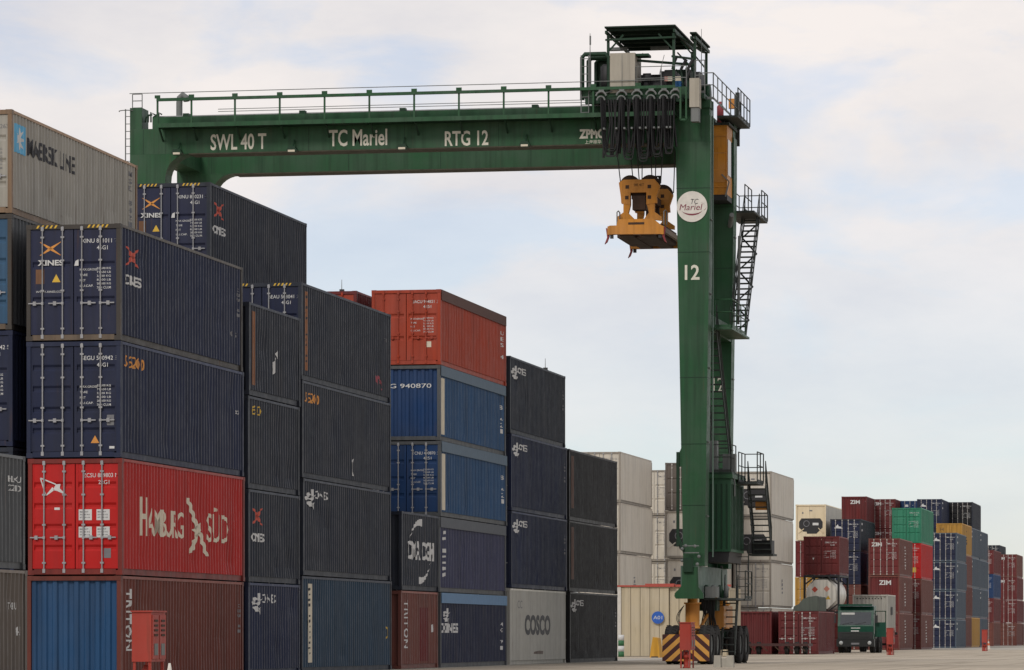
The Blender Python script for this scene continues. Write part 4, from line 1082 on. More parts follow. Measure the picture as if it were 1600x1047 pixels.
# flights between the legs down to the electrical house
lx = XR - 0.30
stairs(crane, (lx, 156.2, 13.15), (lx + 0.1, 159.9, 7.7), 0.66, 20, DK)
EZ = EHZ1 + 0.162
rx1 = at_row(1190, 0, 160.0)[0]
deck(crane, eh0 + 0.2, ehx1 + 0.05, EHY0 - 0.05, EHY1, EZ + 0.082, DGREEN)
deck(crane, ehx1 + 0.052, rx1, 158.6, 160.6, EZ - 0.25, DK)
railing(crane, [(eh0 + 0.8, EHY0, EZ + 0.08), (ehx1, EHY0, EZ + 0.08), (ehx1, 158.5, EZ + 0.08)], mat=DK)
railing(crane, [(ehx1 + 0.1, 158.6, EZ - 0.25), (ehx1 + 0.1, 160.6, EZ - 0.25), (rx1, 160.6, EZ - 0.25), (rx1, 158.6, EZ - 0.25)], 1.2, mat=DK)
MB().box(XR + 0.05, XR + 0.55, EHY0 + 0.9, EHY0 + 1.4, EZ + 0.09, EZ + 0.85).build('control_cabinet', GALV, crane)
MB().box(XR - 0.6, XR - 0.1, EHY0 + 0.3, EHY0 + 0.8, EZ + 0.09, EZ + 1.35).build('control_cabinet', GALV, crane)
s0 = (ehx1 + rx1) / 2 + 0.22
stairs(crane, (s0 - 0.02, 160.2, EZ - 0.35), (s0 + 0.08, 161.4, 4.5), 0.72, 11, DK)
deck(crane, s0 - 0.5, s0 + 0.5, 161.4, 162.7, 4.45, DK)
MB().box(s0 - 0.4, s0 + 0.42, 161.5, 162.5, 4.46, 5.0).build('air_compressor', DARK, crane)
MB().box(s0 - 0.12, s0 + 0.35, 160.6, 160.63, 6.2, 6.55).build('notice_plate', ORANGE, crane)
# lower ladder and boarding steps
def ladder(parent, x, y, z0, z1, w=0.42, mat=None, cage=False):
    m = MB()
    for s in (-0.5, 0.5): m.tube([(x + s * w, y, z0), (x + s * w, y, z1)], 0.025, 6)
    n = int((z1 - z0) / 0.3)
    for k in range(n): m.tube([(x - w / 2, y, z0 + 0.2 + k * 0.3), (x + w / 2, y, z0 + 0.2 + k * 0.3)], 0.016, 6)
    o = m.build('ladder', mat or DK, parent)
    if cage:
        hm = MB()
        for k in range(4): hm.tube([(x + 0.36 * math.cos(R(a)) - 0.0, y - 0.36 * math.sin(R(a)) - 0.05, z0 + 0.5 + k * (z1 - z0 - 0.6) / 3) for a in range(0, 181, 20)], 0.02, 5)
        hm.build('ladder_hoops', mat or DK, o)
    return o
ladder(crane, at_row(1160, 0, 160.0)[0], 160.0, 2.6, 4.9, 0.5)
stx = at_row(1139, 0, 157.6)[0]
stairs(crane, (stx, 158.4, 2.55), (stx, 157.4, 0.35), 0.52, 8, DK, rails=True)
deck(crane, stx - 0.5, stx + 0.55, 158.4, 160.4, 2.6, DK)
railing(crane, [(stx + 0.55, 158.4, 2.6), (stx + 0.55, 160.4, 2.6)], mat=DK)
deck(crane, RX1 - 0.2, stx + 0.5, YN + 1.2, 158.39, 2.6, DK)
# walkway along the near beam
WZ, WY0 = 21.44, YN - 0.85
wx0, wx1 = at_row(245, 0, WY0)[0], XRi + 0.1
MB().box(wx0, wx1, WY0, YN - 0.001, WZ - 0.05, WZ - 0.003).build('walkway', DGREEN, crane)
MB().box(wx0, wx1, WY0 - 0.02, WY0 - 0.002, WZ - 0.07, WZ + 0.10).build('toe_board', GREEN, crane)
crail = MB().box(wx0, wx1, WY0 - 0.07, WY0 + 0.05, WZ + 0.98, WZ + 1.095).build('festoon_rail', GREEN, crane)
for px in (246, 299) + tuple(367 + 70 * k for k in range(10)):
    x = at_row(px, 0, WY0)[0]
    if x < wx0: x = wx0 + 0.05
    MB().box(x - 0.035, x + 0.035, WY0 - 0.015, WY0 + 0.045, WZ, WZ + 0.98).build('rail_post', GREEN, crane)
    MB().box(x - 0.11, x + 0.11, WY0 - 0.02, WY0 + 0.03, WZ + 1.097, WZ + 1.22).build('rail_bracket', GREEN, crane)
    MB().bar((x, YN - 0.6, WZ - 0.06), (x, YN - 0.01, WZ - 0.5), 0.06).build('walkway_bracket', DGREEN, crane)
ln = MB()
ln.tube([(XL + 0.2, WY0 + 0.1, WZ + 1.33), (wx1, WY0 + 0.1, WZ + 1.33)], 0.016, 5)
for dz in (0.75, 0.85): ln.tube([(wx0, YFAR + 1.6, WZ + 1.05 + dz), (wx1, YFAR + 1.6, WZ + 1.05 + dz)], 0.015, 5)
ln.build('guard_wires', GALV, crane)
railing(crane, [(wx0, YFAR + TH + 0.75, WZ + 0.1), (wx1, YFAR + TH + 0.75, WZ + 0.1)], 1.55, 2.6, mat=GALV, r=0.014)
MB().box(wx0, wx1, YFAR + TH + 0.003, YFAR + TH + 0.8, WZ + 0.02, WZ + 0.08).build('walkway', DGREEN, crane)
for px in (288, 470, 627, 834):
    x = at_row(px, 0, YN)[0]
    MB().box(x - 0.12, x + 0.12, YN + 0.2, YN + 0.5, ZT + 0.31, ZT + 0.62).build('junction_box', DGREEN, crane)
for px in (281, 460, 632, 823):
    x = at_row(px, 0, YN)[0]
    lamp = MB().bar((x + 0.02, YN - 0.05, ZB + 0.42), (x + 0.02, YN - 0.32, ZB + 0.12), 0.05).build('lamp_bracket', DGREEN, crane)
    MB().prism([(x - 0.22, ZB - 0.02), (x - 0.13, ZB + 0.12), (x + 0.13, ZB + 0.12), (x + 0.22, ZB - 0.02), (x + 0.15, ZB - 0.10), (x - 0.15, ZB - 0.10)], YN - 0.52, YN - 0.2).build('floodlight', DGREEN, lamp)
    MB().box(x - 0.14, x + 0.14, YN - 0.528, YN - 0.521, ZB - 0.09, ZB - 0.01).build('lamp_glass', CREAMP, lamp)
# left end: caged ladder, gooseneck, top frame
ladder(crane, XL - 0.15, YN + 0.3, 14.0, ZT + 0.86, 0.24, GALV, cage=True)
gx = at_row(274, 0, YN)[0]
MB().tube([(gx, YN + 0.6, ZT + 0.3), (gx, YN + 0.6, ZT + 1.1), (gx + 0.02, YN + 0.6, ZT + 1.3), (gx + 0.14, YN + 0.6, ZT + 1.42), (gx + 0.28, YN + 0.6, ZT + 1.3), (gx + 0.30, YN + 0.6, ZT + 1.15)], 0.13, 12).build('gooseneck_vent', GALV, crane)
fr = MB(); a0, a1 = XL + 0.08, XL + 0.48
for z in (ZT + 0.87, ZT + 1.15, ZT + 1.42): fr.tube([(a0, YN + 0.1, z), (a1, YN + 0.1, z)], 0.02, 6)
for x in (a0, a1): fr.tube([(x, YN + 0.1, ZT + 0.86), (x, YN + 0.1, ZT + 1.42)], 0.02, 6)
fr.build('top_guard', GALV, crane)
bw = MB()
for k in range(6): bw.tube([(XL + 0.55 + 0.12 * k, YN + 0.3, ZT + 0.3), (XL + 0.6 + 0.1 * k, YN + 0.25, ZT + 0.5 + 0.1 * (k % 3)), (XL + 0.75 + 0.1 * k, YN + 0.3, ZT + 0.6)], 0.035, 6)
bw.build('cable_tray', DGREEN, crane)['kind'] = 'stuff'
# right end above the leg
for zz, y0 in ((ZT + 0.625, YN + 0.1),):
    railing(crane, [(XR - 0.45, y0, zz), (XR + 0.10, y0, zz), (XR + 0.10, YFAR + 0.8, zz)], 1.05, 1.3, mat=GALV)
deck(crane, XR - 0.4, XR + 0.45, YFAR - 2.2, YFAR + 1.6, ZT + 0.62, DK)
railing(crane, [(XR + 0.45, YFAR - 2.2, ZT + 0.62), (XR + 0.45, YFAR + 1.6, ZT + 0.62)], 1.1, 0.9, mat=DK)
px_ = at_row(1152, 0, YFAR + 1.2)[0]
MB().box(px_ - 0.08, px_ + 0.08, YFAR + 1.2, YFAR + 1.4, ZT - 0.2, ZT + 2.0).build('beacon_post', DK, crane)
MB().tube([(px_ + 0.1, YFAR + 1.3, ZT + 1.6), (px_ + 0.16, YFAR + 1.3, ZT + 0.6), (px_ - 0.05, YFAR + 1.3, ZT + 0.3)], 0.03, 6).build('beacon_brace', DK, crane)
MB().box(px_ - 0.36, px_ - 0.12, YFAR + 1.2, YFAR + 1.45, ZT + 1.35, ZT + 1.75).build('beacon', ORANGE, crane)
MB().lathe([(0, 0), (0, 0.14), (0.75, 0.14), (0.85, 0.05), (0.95, 0.05), (0.95, 0)], (px_ - 0.65, YFAR + 0.8, ZT + 0.63), 'z', 14).build('fire_extinguisher', plain('extinguisher_red', (0.32, 0.05, 0.06)), crane)
MB().tube([(XR + 0.03, YN + 0.5, ZT + 0.6), (XR + 0.03, YN + 0.5, 4.2)], 0.03, 6).build('conduit', SILL, crane)
MB().bar((fx - 0.55, YN - 0.02, 8.3), (fx - 0.55, YN - 0.02, 4.6), 0.11).build('cable_duct', DGREEN, crane)
MB().prism([(RX0 - 0.02, 8.6), (fx - 0.62, 8.0), (fx - 0.62, 7.7), (RX0 - 0.02, 7.75)], YN + 0.0, YN + 0.12).build('duct_bracket', GREEN, crane)
MB().prism([(fx - 0.62, 5.0), (fx - 0.48, 5.0), (fx - 0.28, 4.5), (fx - 0.36, 4.4)], YN - 0.08, YN + 0.03).build('cable_duct', DGREEN, crane)
# lettering
def plate_text(parent, txt, px0, px1, py0, py1, Y, mat=CREAMP, dy=0.006, bold=0.018):
    x0, _, z1 = at_row(px0, py0, Y - dy); x1, _, z0 = at_row(px1, py1, Y - dy)
    v, f = text2d(txt, x0, z0, z1 - z0, x1 - x0, bold)
    islands('letter', [(a, Y - dy, b) for a, b in v], f, mat, parent)
def islands(name, v, f, mat, parent, off=None):
    """each separate piece of print becomes a part of its own"""
    up = list(range(len(v)))
    def fd(i):
        while up[i] != i: up[i] = up[up[i]]; i = up[i]
        return i
    for q in f:
        for i in q[1:]: up[fd(i)] = fd(q[0])
    gr = {}
    for q in f: gr.setdefault(fd(q[0]), []).append(q)
    for fs in gr.values():
        ids = sorted({i for q in fs for i in q}); mp_ = {i: k for k, i in enumerate(ids)}
        MB().raw([v[i] for i in ids], [tuple(mp_[i] for i in q) for q in fs]).build(name, mat, parent, off)
WHL = plain('faded_white_print', (0.66, 0.64, 0.54), 0.6)
plate_text(crane, 'SWL 40 T', 329, 416, 210, 233, YN, WHL)
plate_text(crane, 'TC Mariel', 514, 605, 203, 227, YN, WHL)
plate_text(crane, 'RTG 12', 695, 763, 205, 227, YN, WHL)
plate_text(crane, 'ZPMC', 905, 944, 202, 216, YN, WHL, bold=0.05)
o_ = MB()
v, f = text2d('上海振华', at_row(914, 0, YN)[0], at_row(914, 225, YN)[2], 0.15, 0.65)
o_.raw([(a, YN - 0.006, b) for a, b in v], f).build('lettering', WHL, crane)['kind'] = 'stuff'
plate_text(crane, '12', 1070, 1093, 414, 437, YN, WHL)
# round sign
cxs, _, czs = at_row(1081.5, 323, YN); rs = 24.0 / 39.9
sg = MB().prism([(cxs + rs * math.cos(R(9 * k)), czs + rs * math.sin(R(9 * k))) for k in range(40)], YN - 0.037, YN - 0.003).build('round_sign', plain('sign_white', (0.66, 0.63, 0.57), 0.5), crane)
sy = YN - 0.0415
def sign_text(txt, x, z, h, w, mat, name='letter'):
    v, f = text2d(txt, cxs + x, czs + z, h, w, 0.0)
    sh = [(a + (b - czs) * 0.2, sy, b) for a, b in v]
    MB().raw(sh, f).build('lettering', mat, sg)['kind'] = 'stuff'
MRN = plain('sign_maroon', (0.20, 0.03, 0.05), 0.6)
sign_text('TC', -0.10, 0.10, 0.20, 0.30, BLACKP)
sign_text('Mariel', -0.47, -0.14, 0.24, 0.86, MRN)
wave = MB()
for (a0, a1, rx, rz_, dz, m_) in ((200, 345, 0.42, 0.16, -0.12, MRN), (-35, 50, 0.56, 0.22, -0.02, BLACKP)):
    for k in range(8):
        t0, t1 = R(a0 + (a1 - a0) * k / 8), R(a0 + (a1 - a0) * (k + 1) / 8); w0 = 0.04 * math.sin(math.pi * (k + 0.2) / 8.4) + 0.008; w1 = 0.04 * math.sin(math.pi * (k + 1.2) / 8.4) + 0.008
        wave.raw([(cxs + rx * math.cos(t0), sy, czs + dz + rz_ * math.sin(t0)), (cxs + rx * math.cos(t1), sy, czs + dz + rz_ * math.sin(t1)),
                  (cxs + (rx) * math.cos(t1), sy, czs + dz + (rz_ + w1) * math.sin(t1) - w1 * 0.4), (cxs + rx * math.cos(t0), sy, czs + dz + (rz_ + w0) * math.sin(t0) - w0 * 0.4)], [(0, 1, 2, 3)])
wave.build('sign_swoosh', MRN, sg)['kind'] = 'stuff'
v, f = text2d('12', 0, 0, 0.62, 0.42)
xo = at_row(1128, 0, YFAR)[0]; z12 = at_row(1128, 613, YFAR)[2]
MB().raw([(xo - 0.36 + a, YFAR - 0.008, z12 + b) for a, b in v], f).build('lettering', WHL, crane)['kind'] = 'stuff'
# ------------------------------------------------------------------ trolley on top of the beams
tx0, tx1 = at_row(910, 0, 154.0)[0], at_row(1072, 0, 154.0)[0]
TZ = 22.28
trolley = thing('crane_trolley', 'green hoist trolley with roof and machinery on top of the crane beams', 'trolley', ((tx0 + tx1) / 2, 158.5, ZT + 0.4))
TY0, TY1 = 153.75, 163.2
MB().box(tx0, tx1, TY0 + 0.3, TY1, TZ - 0.10, TZ + 0.02).build('platform', GREEN, trolley)
MB().box(tx0, tx1, TY0 + 0.28, TY0 + 0.299, TZ - 0.12, TZ + 0.22).build('toe_board', GREEN, trolley)
for y in (YN + 0.47, YFAR + 0.47):
    for x in (tx0 + 0.5, tx1 - 0.5):
        MB().lathe([(-0.08, 0.0), (-0.08, 0.17), (0.08, 0.17), (0.08, 0.0)], (x, y, ZT + 0.74), 'y', 18).build('trolley_wheel', DARK, trolley)
    MB().box(tx0 + 0.15, tx1 - 0.15, y - 0.25, y + 0.25, ZT + 0.60, TZ - 0.10).build('end_carriage', DGREEN, trolley)
for y in (TY0 + 0.4, TY0 + 4.2, TY1 - 0.4): MB().box(tx0 + 0.1, tx1 - 0.1, y - 0.12, y + 0.12, TZ - 0.36, TZ - 0.102).build('cross_girder', DGREEN, trolley)
def tX(px, Y=154.0): return at_row(px, 0, Y)[0]
def tZ(py, Y=154.0): return at_row(1000, py, Y)[2]
# electrical cabinet, ducts and cable loops at the left end
MB().box(tX(953), tX(992), 154.0, 155.6, TZ + 0.03, tZ(82)).build('electrical_cabinet', TAN, trolley)
MB().box(tX(972) - 0.01, tX(972) + 0.01, 153.994, 153.999, TZ + 0.06, tZ(84)).build('cabinet_joint', GALV, trolley)
MB().box(tX(992) + 0.002, tX(1012), 154.2, 154.9, tZ(86), tZ(82.5)).build('cabinet_canopy', DGREEN, trolley)
for k, (p, top, rr) in enumerate(((909, 82, 0.09), (917, 86, 0.10), (926, 87, 0.08))):
    MB().tube([(tX(p), 154.1 + 0.35 * k, TZ - 0.2), (tX(p), 154.1 + 0.35 * k, tZ(top + 5)), (tX(p + 4), 154.1 + 0.35 * k, tZ(top)), (tX(945), 154.1 + 0.35 * k, tZ(top)), (tX(951), 154.1 + 0.35 * k, tZ(top + 6)), (tX(951), 154.1 + 0.35 * k, TZ)], rr, 9).build('duct_loop', DGREEN, trolley)
MB().box(tX(925), tX(945), 154.9, 155.9, TZ + 0.03, tZ(88)).build('resistor_box', DGREEN, trolley)
MB().lathe([(0, 0), (0, 0.25), (1.05, 0.25), (1.15, 0.15), (1.15, 0)], (tX(946), 154.35, TZ + 0.05), 'z', 16).build('cable_drum', DARK, trolley)
MB().tube([(tX(930), 153.95, TZ + 0.06), (tX(945), 153.9, TZ + 0.02), (tX(957), 153.95, TZ + 0.1)], 0.03, 6).build('hose', GALV, trolley)
ladder(trolley, tX(914), 154.0, TZ - 0.9, tZ(84), 0.3, GALV)
# roof
ROOFP = paint('shaded_green', (0.006, 0.020, 0.011), 0.7, rust=0.2)  # crane green darkened: the shade under the roof is in the colour
def roof(x0, x1, y0, y1, z, posts, name='roof'):
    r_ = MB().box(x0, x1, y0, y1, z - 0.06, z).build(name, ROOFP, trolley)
    for k in range(6):
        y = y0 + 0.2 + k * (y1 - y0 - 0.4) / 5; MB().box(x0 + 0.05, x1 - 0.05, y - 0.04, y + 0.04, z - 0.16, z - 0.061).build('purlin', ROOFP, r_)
    for x in (x0 + 0.05, x1 - 0.05): MB().box(x - 0.04, x + 0.04, y0 + 0.02, y1 - 0.02, z - 0.28, z - 0.161).build('rafter', DGREEN, r_)
    return r_
rX0, rX1 = tX(944.5), tX(1055)
RZ = 24.92
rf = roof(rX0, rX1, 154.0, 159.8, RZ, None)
for x, y in ((rX0 + 0.1, 154.3), (rX1 - 0.1, 154.3), (rX0 + 0.1, 159.4), (rX1 - 0.1, 159.4)):
    MB().bar((x, y, TZ + 0.02), (x, y, RZ - 0.29), 0.10).build('roof_post', DGREEN, trolley)
    MB().bar((x, y, RZ - 0.95), (x + (0.6 if x < (rX0 + rX1) / 2 else -0.6), y, RZ - 0.3), 0.06).build('roof_brace', DGREEN, trolley)
MB().bar((rX0, 154.2, RZ - 0.50), (rX1, 154.2, RZ - 0.46), 0.07).build('roof_tie', DGREEN, trolley)
MB().bar((rX1 - 0.02, 154.2, RZ - 0.32), (rX1 + 0.35, 159.4, RZ - 0.32), 0.07).build('roof_tie', DGREEN, trolley)
for px in (968, 1032): MB().box(tX(px, 158) - 0.35, tX(px, 158) + 0.35, 157.6, 157.9, RZ - 0.40, RZ - 0.29).build('lamp', GALV, trolley)
r2X1 = at_row(1088, 0, 155.9)[0]
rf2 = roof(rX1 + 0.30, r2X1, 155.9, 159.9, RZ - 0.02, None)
for x, y in ((r2X1 - 0.1, 156.2), (r2X1 - 0.1, 159.5)):
    MB().bar((x, y, ZT + 0.7), (x, y, RZ - 0.30), 0.10).build('roof_post', DGREEN, trolley)
    MB().bar((x, y, RZ - 1.0), (x - 0.55, y, RZ - 0.32), 0.06).build('roof_brace', DGREEN, trolley)
    MB().bar((x, y, TZ + 0.4), (x - 0.75, y, TZ + 1.2), 0.06).build('roof_brace', DGREEN, trolley)
MB().bar((tX(993), 154.6, tZ(91)), (r2X1 - 0.1, 156.2, tZ(91)), 0.09).build('frame_bar', DGREEN, trolley)
MB().bar((tX(1045), 154.9, tZ(84)), (r2X1 - 0.1, 156.2, tZ(82)), 0.08).build('frame_bar', DGREEN, trolley)
# hoist machinery
MB().box(tX(1034, 156), tX(1058, 156), 155.6, 157.0, TZ + 0.03, tZ(103)).build('hoist_gearbox', DARK, trolley)
MB().box(tX(1030), tX(1057), 155.4, 155.46, tZ(120), tZ(113)).build('notice_plate', CREAMP, trolley)
MB().box(tX(1030), tX(1035), 155.39, 155.399, tZ(120), tZ(113)).build('notice_plate', plain('pink_plate', (0.6, 0.3, 0.25)), trolley)
MB().box(tX(1049), tX(1059), 154.7, 155.2, TZ + 0.05, tZ(124)).build('motor_cover', paint('motor_blue', (0.02, 0.11, 0.28)), trolley)
MB().lathe([(-0.7, 0.0), (-0.7, 0.42), (-0.62, 0.42), (-0.62, 0.36), (0.62, 0.36), (0.62, 0.42), (0.7, 0.42), (0.7, 0.0)], (tX(1078, 156), 156.8, TZ + 0.25), 'x', 22).build('rope_drum', DGREEN, trolley)
MB().lathe([(-0.45, 0.0), (-0.45, 0.30), (0.35, 0.30), (0.45, 0.2), (0.45, 0.0)], (tX(1012), 155.4, TZ + 0.35), 'x', 18).build('hoist_motor', DARK, trolley)
MB().box(tX(996), tX(1030), 155.0, 155.9, TZ + 0.03, TZ + 0.22).build('motor_bed', DARK, trolley)
MB().lathe([(0, 0.0), (0, 0.16), (0.3, 0.16), (0.3, 0)], (tX(999), 155.0, TZ + 0.75), 'x', 14).build('brake', DARK, trolley)
MB().box(tX(1000), tX(1006), 155.0, 155.2, TZ + 0.2, TZ + 0.7).build('brake_bracket', DARK, trolley)
for a, b in (((1057, 104), (1066, 88)), ((1044, 103), (1050, 84)), ((1063, 128), (1072, 104)), ((1067, 106), (1076, 88))):
    MB().tube([(tX(a[0]), 155.2, tZ(a[1])), (tX((a[0] + b[0]) / 2 - 1), 155.2, tZ((a[1] + b[1]) / 2)), (tX(b[0]), 155.2, tZ(b[1]))], 0.06, 8).build('exhaust_pipe', DARK, trolley)
MB().box(tX(995, 157), tX(1040, 157), 157.2, 159.0, TZ + 0.03, tZ(116, 157)).build('winch_housing', DARK, trolley)
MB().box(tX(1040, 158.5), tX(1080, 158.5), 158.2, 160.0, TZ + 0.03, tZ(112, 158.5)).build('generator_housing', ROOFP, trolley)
MB().lathe([(-0.5, 0.0), (-0.5, 0.34), (0.5, 0.34), (0.5, 0.0)], (tX(1020, 160.5), 160.8, TZ + 0.45), 'x', 18).build('rope_drum', DARK, trolley)
for k in range(5):
    MB().tube([(tX(998 + 9 * k), 154.9, TZ + 0.1), (tX(1000 + 9 * k), 154.85, TZ + 0.45 + 0.1 * (k % 2)), (tX(1005 + 9 * k), 154.95, TZ + 0.12)], 0.03, 6).build('hose', CABLE, trolley)
for px in (1062, 1070): MB().bar((tX(px), 155.0, TZ + 0.05), (tX(px - 6), 155.4, tZ(100)), 0.06).build('frame_bar', DGREEN, trolley)
MB().box(tX(1060), tX(1076), 155.2, 156.0, TZ + 0.03, tZ(124)).build('gear_case', DGREEN, trolley)
MB().tube([(tX(1024), 155.0, tZ(112)), (tX(1032), 155.0, tZ(81))], 0.012, 5).build('whip_aerial', GALV, trolley)
MB().box(tX(1074), tX(1083), 156.0, 157.4, tZ(128), tZ(103)).build('panel_box', DARK, trolley)
railing(trolley, [(tX(993), TY0 + 0.35, TZ + 0.02), (tX(1072), TY0 + 0.35, TZ + 0.02)], 1.02, 0.9, mat=GALV, r=0.018)
MB().tube([(tX(922), 154.0, TZ + 0.1), (tX(922), 154.0, tZ(50))], [0.03, 0.012], 6).build('mast', GALV, trolley)
MB().tube([(tX(922.3), 154.0, tZ(68)), (tX(922.3), 154.0, tZ(54))], 0.035, 6).build('mast_head', GALV, trolley)
MB().tube([(tX(1096, 157), 157.0, TZ), (tX(1096, 157), 157.0, tZ(48, 157))], [0.025, 0.01], 6).build('mast', GALV, trolley)
# tan duct and hanging frame at the right end
MB().box(tX(1080), tX(1095), 153.5, 154.1, tZ(172), tZ(127)).build('vertical_duct', TAN, trolley)
MB().box(tX(1082), tX(1094), 153.55, 154.05, tZ(194), tZ(172) - 0.003).build('vertical_duct', GALV, trolley)
hf = MB()
for px in (1065, 1074): hf.bar((tX(px), 153.7, tZ(190)), (tX(px), 153.7, TZ + 0.15), 0.07)
hf.bar((tX(1065), 153.7, tZ(190)), (tX(1074), 153.7, tZ(190)), 0.07)
hf.build('hanging_frame', GREEN, trolley)
MB().box(tX(1060), tX(1100), 154.05, 155.3, TZ - 0.25, TZ - 0.05).build('trolley_extension', DGREEN, trolley)
railing(trolley, [(tX(1085), 154.2, TZ - 0.05), (tX(1100), 154.2, TZ - 0.05)], 1.3, 0.8, mat=GALV, r=0.02)
# festoon cables
fes = [940, 972, 996, 1018, 1038, 1056]
for i, px in enumerate(fes):
    x = tX(px, WY0)
    sad = MB()
    sad.tube([(x + 0.20 * math.cos(R(a)), WY0 - 0.12, WZ + 0.70 + 0.20 * math.sin(R(a))) for a in range(10, 171, 16)], 0.04, 7)
    sad.tube([(x + 0.15 * math.cos(R(a)), WY0 - 0.2, WZ + 0.55 + 0.15 * math.sin(R(a))) for a in range(0, 181, 20)], 0.035, 7)
    sad.box(x - 0.1, x + 0.1, WY0 - 0.1, WY0 + 0.04, WZ + 0.86, WZ + 0.979)
    sad.build('cable_carrier', GALV, trolley)
    if i < len(fes) - 1:
        xa, xb = x, tX(fes[i + 1], WY0)
        for k in range(6):
            dz = 2.02 + 0.055 * k + (0.12 if i in (1, 2) else 0) + random.uniform(-0.12, 0.10); y = WY0 - 0.08 - 0.05 * k; pts = []
            for j in range(13):
                t = j / 12; u = 2 * t - 1
                xx = (xa + xb) / 2 + (xb - xa) / 2 * (abs(u) ** 0.55) * (1 if u > 0 else -1) * (0.72 + 0.05 * k)
                pts.append((xx, y, WZ + 0.62 - dz * (1 - abs(u) ** 3.2)))
            MB().tube(pts, 0.021, 6).build('festoon_cable', CABLE, trolley)
        cl = MB()
        for xx in (xa + 0.16, xb - 0.16): cl.box(xx - 0.035, xx + 0.035, WY0 - 0.45, WY0 - 0.06, WZ - 0.62, WZ - 0.55)
        cl.build('cable_clip', GALV, trolley)
for k in range(26):
    xx = tX(946 + k * 4.3, WY0); MB().tube([(xx, WY0 + 0.02, WZ + 0.6), (xx + random.uniform(-0.1, 0.1), WY0 + 0.01, WZ - 0.3), (xx + random.uniform(-0.1, 0.1), WY0 + 0.02, WZ - 1.2 - random.uniform(0, 0.5))], 0.05, 6).build('hanging_cable', CABLE, trolley)
# ------------------------------------------------------------------ operator's cab under the trolley
CY0, CY1 = 160.2, 162.6
cx1 = at_row(1136, 0, CY0)[0]; cx0 = cx1 - 2.0; cz0, cz1 = 18.95, 21.75
cab = thing('operator_cab', 'amber operator cab hanging behind the right crane leg', 'cab', ((cx0 + cx1) / 2, (CY0 + CY1) / 2, cz0))
MB().box(cx0, cx1, CY0, CY1, cz0, cz1).build('cab_body', AMBER, cab)
MB().box(cx1 - 0.6, cx1 - 0.08, CY0 - 0.025, CY0 - 0.001, cz0 + 0.5, cz0 + 1.9).build('cab_door', AMBER, cab)
for k in range(4): MB().box(cx1 - 0.9, cx1 - 0.02, CY0 - 0.03, CY0 - 0.001, cz0 + 0.3 + k * 0.68, cz0 + 0.34 + k * 0.68).build('cab_rib', AMBER, cab)
for y0, y1 in ((CY0 + 0.15, CY0 + 1.1), (CY0 + 1.25, CY1 - 0.15)): MB().box(cx1 + 0.001, cx1 + 0.02, y0, y1, cz0 + 0.8, cz1 - 0.55).build('window', GLASS, cab)
MB().box(cx0, cx1, CY0 + 0.02, CY1, cz0 - 0.22, cz0 - 0.002).build('cab_floor', DARK, cab)
MB().box(cx0 - 0.05, cx1 + 0.10, CY0 - 0.1, CY1 + 0.1, cz1 + 0.002, cz1 + 0.10).build('cab_roof', DK, cab)
MB().bar((cx1 - 0.05, CY0 - 0.12, cz0 - 0.1), (cx1 + 0.1, CY0 - 0.12, cz0 + 0.5), 0.05).bar((cx1 + 0.1, CY0 - 0.12, cz0 + 0.5), (cx1 - 0.2, CY0 - 0.12, cz0 + 0.8), 0.05).build('cab_bracket', GALV, cab)
for x in (cx0 + 0.2, cx1 - 0.2):
    MB().bar((x, CY0 + 0.3, cz1 + 0.1), (x, CY0 + 0.3, TZ - 0.1), 0.12).build('cab_hanger', DARK, cab)
# ------------------------------------------------------------------ spreader with its headblock
SY0, SL = 155.1, 6.06
sxl, sxr = at_row(949, 0, SY0)[0], at_row(1037, 0, SY0)[0]; sxm = (sxl + sxr) / 2 + 0.03
sz = lambda py, Y=SY0: at_row(1000, py, Y)[2]
spr = thing('spreader', 'amber container spreader with pulley block hanging empty from crane ropes', 'spreader', (sxm, SY0 + SL / 2, sz(372)))
hw = (sxr - sxl) / 2
zlo, zhi = sz(366), sz(342)
MB().prism([(sxl + 0.0, zlo), (sxl, zhi - 0.28), (sxl + 0.10, zhi - 0.24), (sxl + 0.36, zhi - 0.24), (sxl + 0.42, zhi), (sxr - 0.42, zhi), (sxr - 0.10, zhi - 0.26), (sxr, zhi - 0.30), (sxr, zlo - 0.02), (sxr - 0.2, zlo), (sxl + 0.3, zlo + 0.02)], SY0, SY0 + 0.30).build('end_beam', AMBER, spr)
MB().prism([(sxl, zlo), (sxl, zhi - 0.28), (sxr, zhi - 0.28), (sxr, zlo)], SY0 + SL - 0.3, SY0 + SL).build('end_beam', AMBER, spr)
for x0, x1 in ((sxl + 0.45, sxl + 0.95), (sxr - 0.95, sxr - 0.45)): MB().box(x0, x1, SY0 + 0.302, SY0 + SL - 0.302, zlo - 0.02, zhi - 0.22).build('telescopic_beam', BROWNS, spr)
MB().box(sxl + 0.2, sxr - 0.2, SY0 + 1.2, SY0 + SL - 1.2, zlo + 0.0, zhi - 0.1).build('main_frame', BROWNS, spr)
MB().box(sxr - 0.10, sxr + 0.02, SY0 + 0.302, SY0 + SL - 0.302, zlo + 0.1, zhi - 0.32).build('side_beam', plain('grimy_pale_steel', (0.20, 0.15, 0.11)), spr)
MB().box(sxm - 0.32, sxm + 0.32, SY0 - 0.006, SY0 - 0.001, zhi - 0.22, zhi - 0.13).build('name_plate', BROWNS, spr)
RF2 = plain('flipper_red', (0.22, 0.025, 0.03), 0.6)
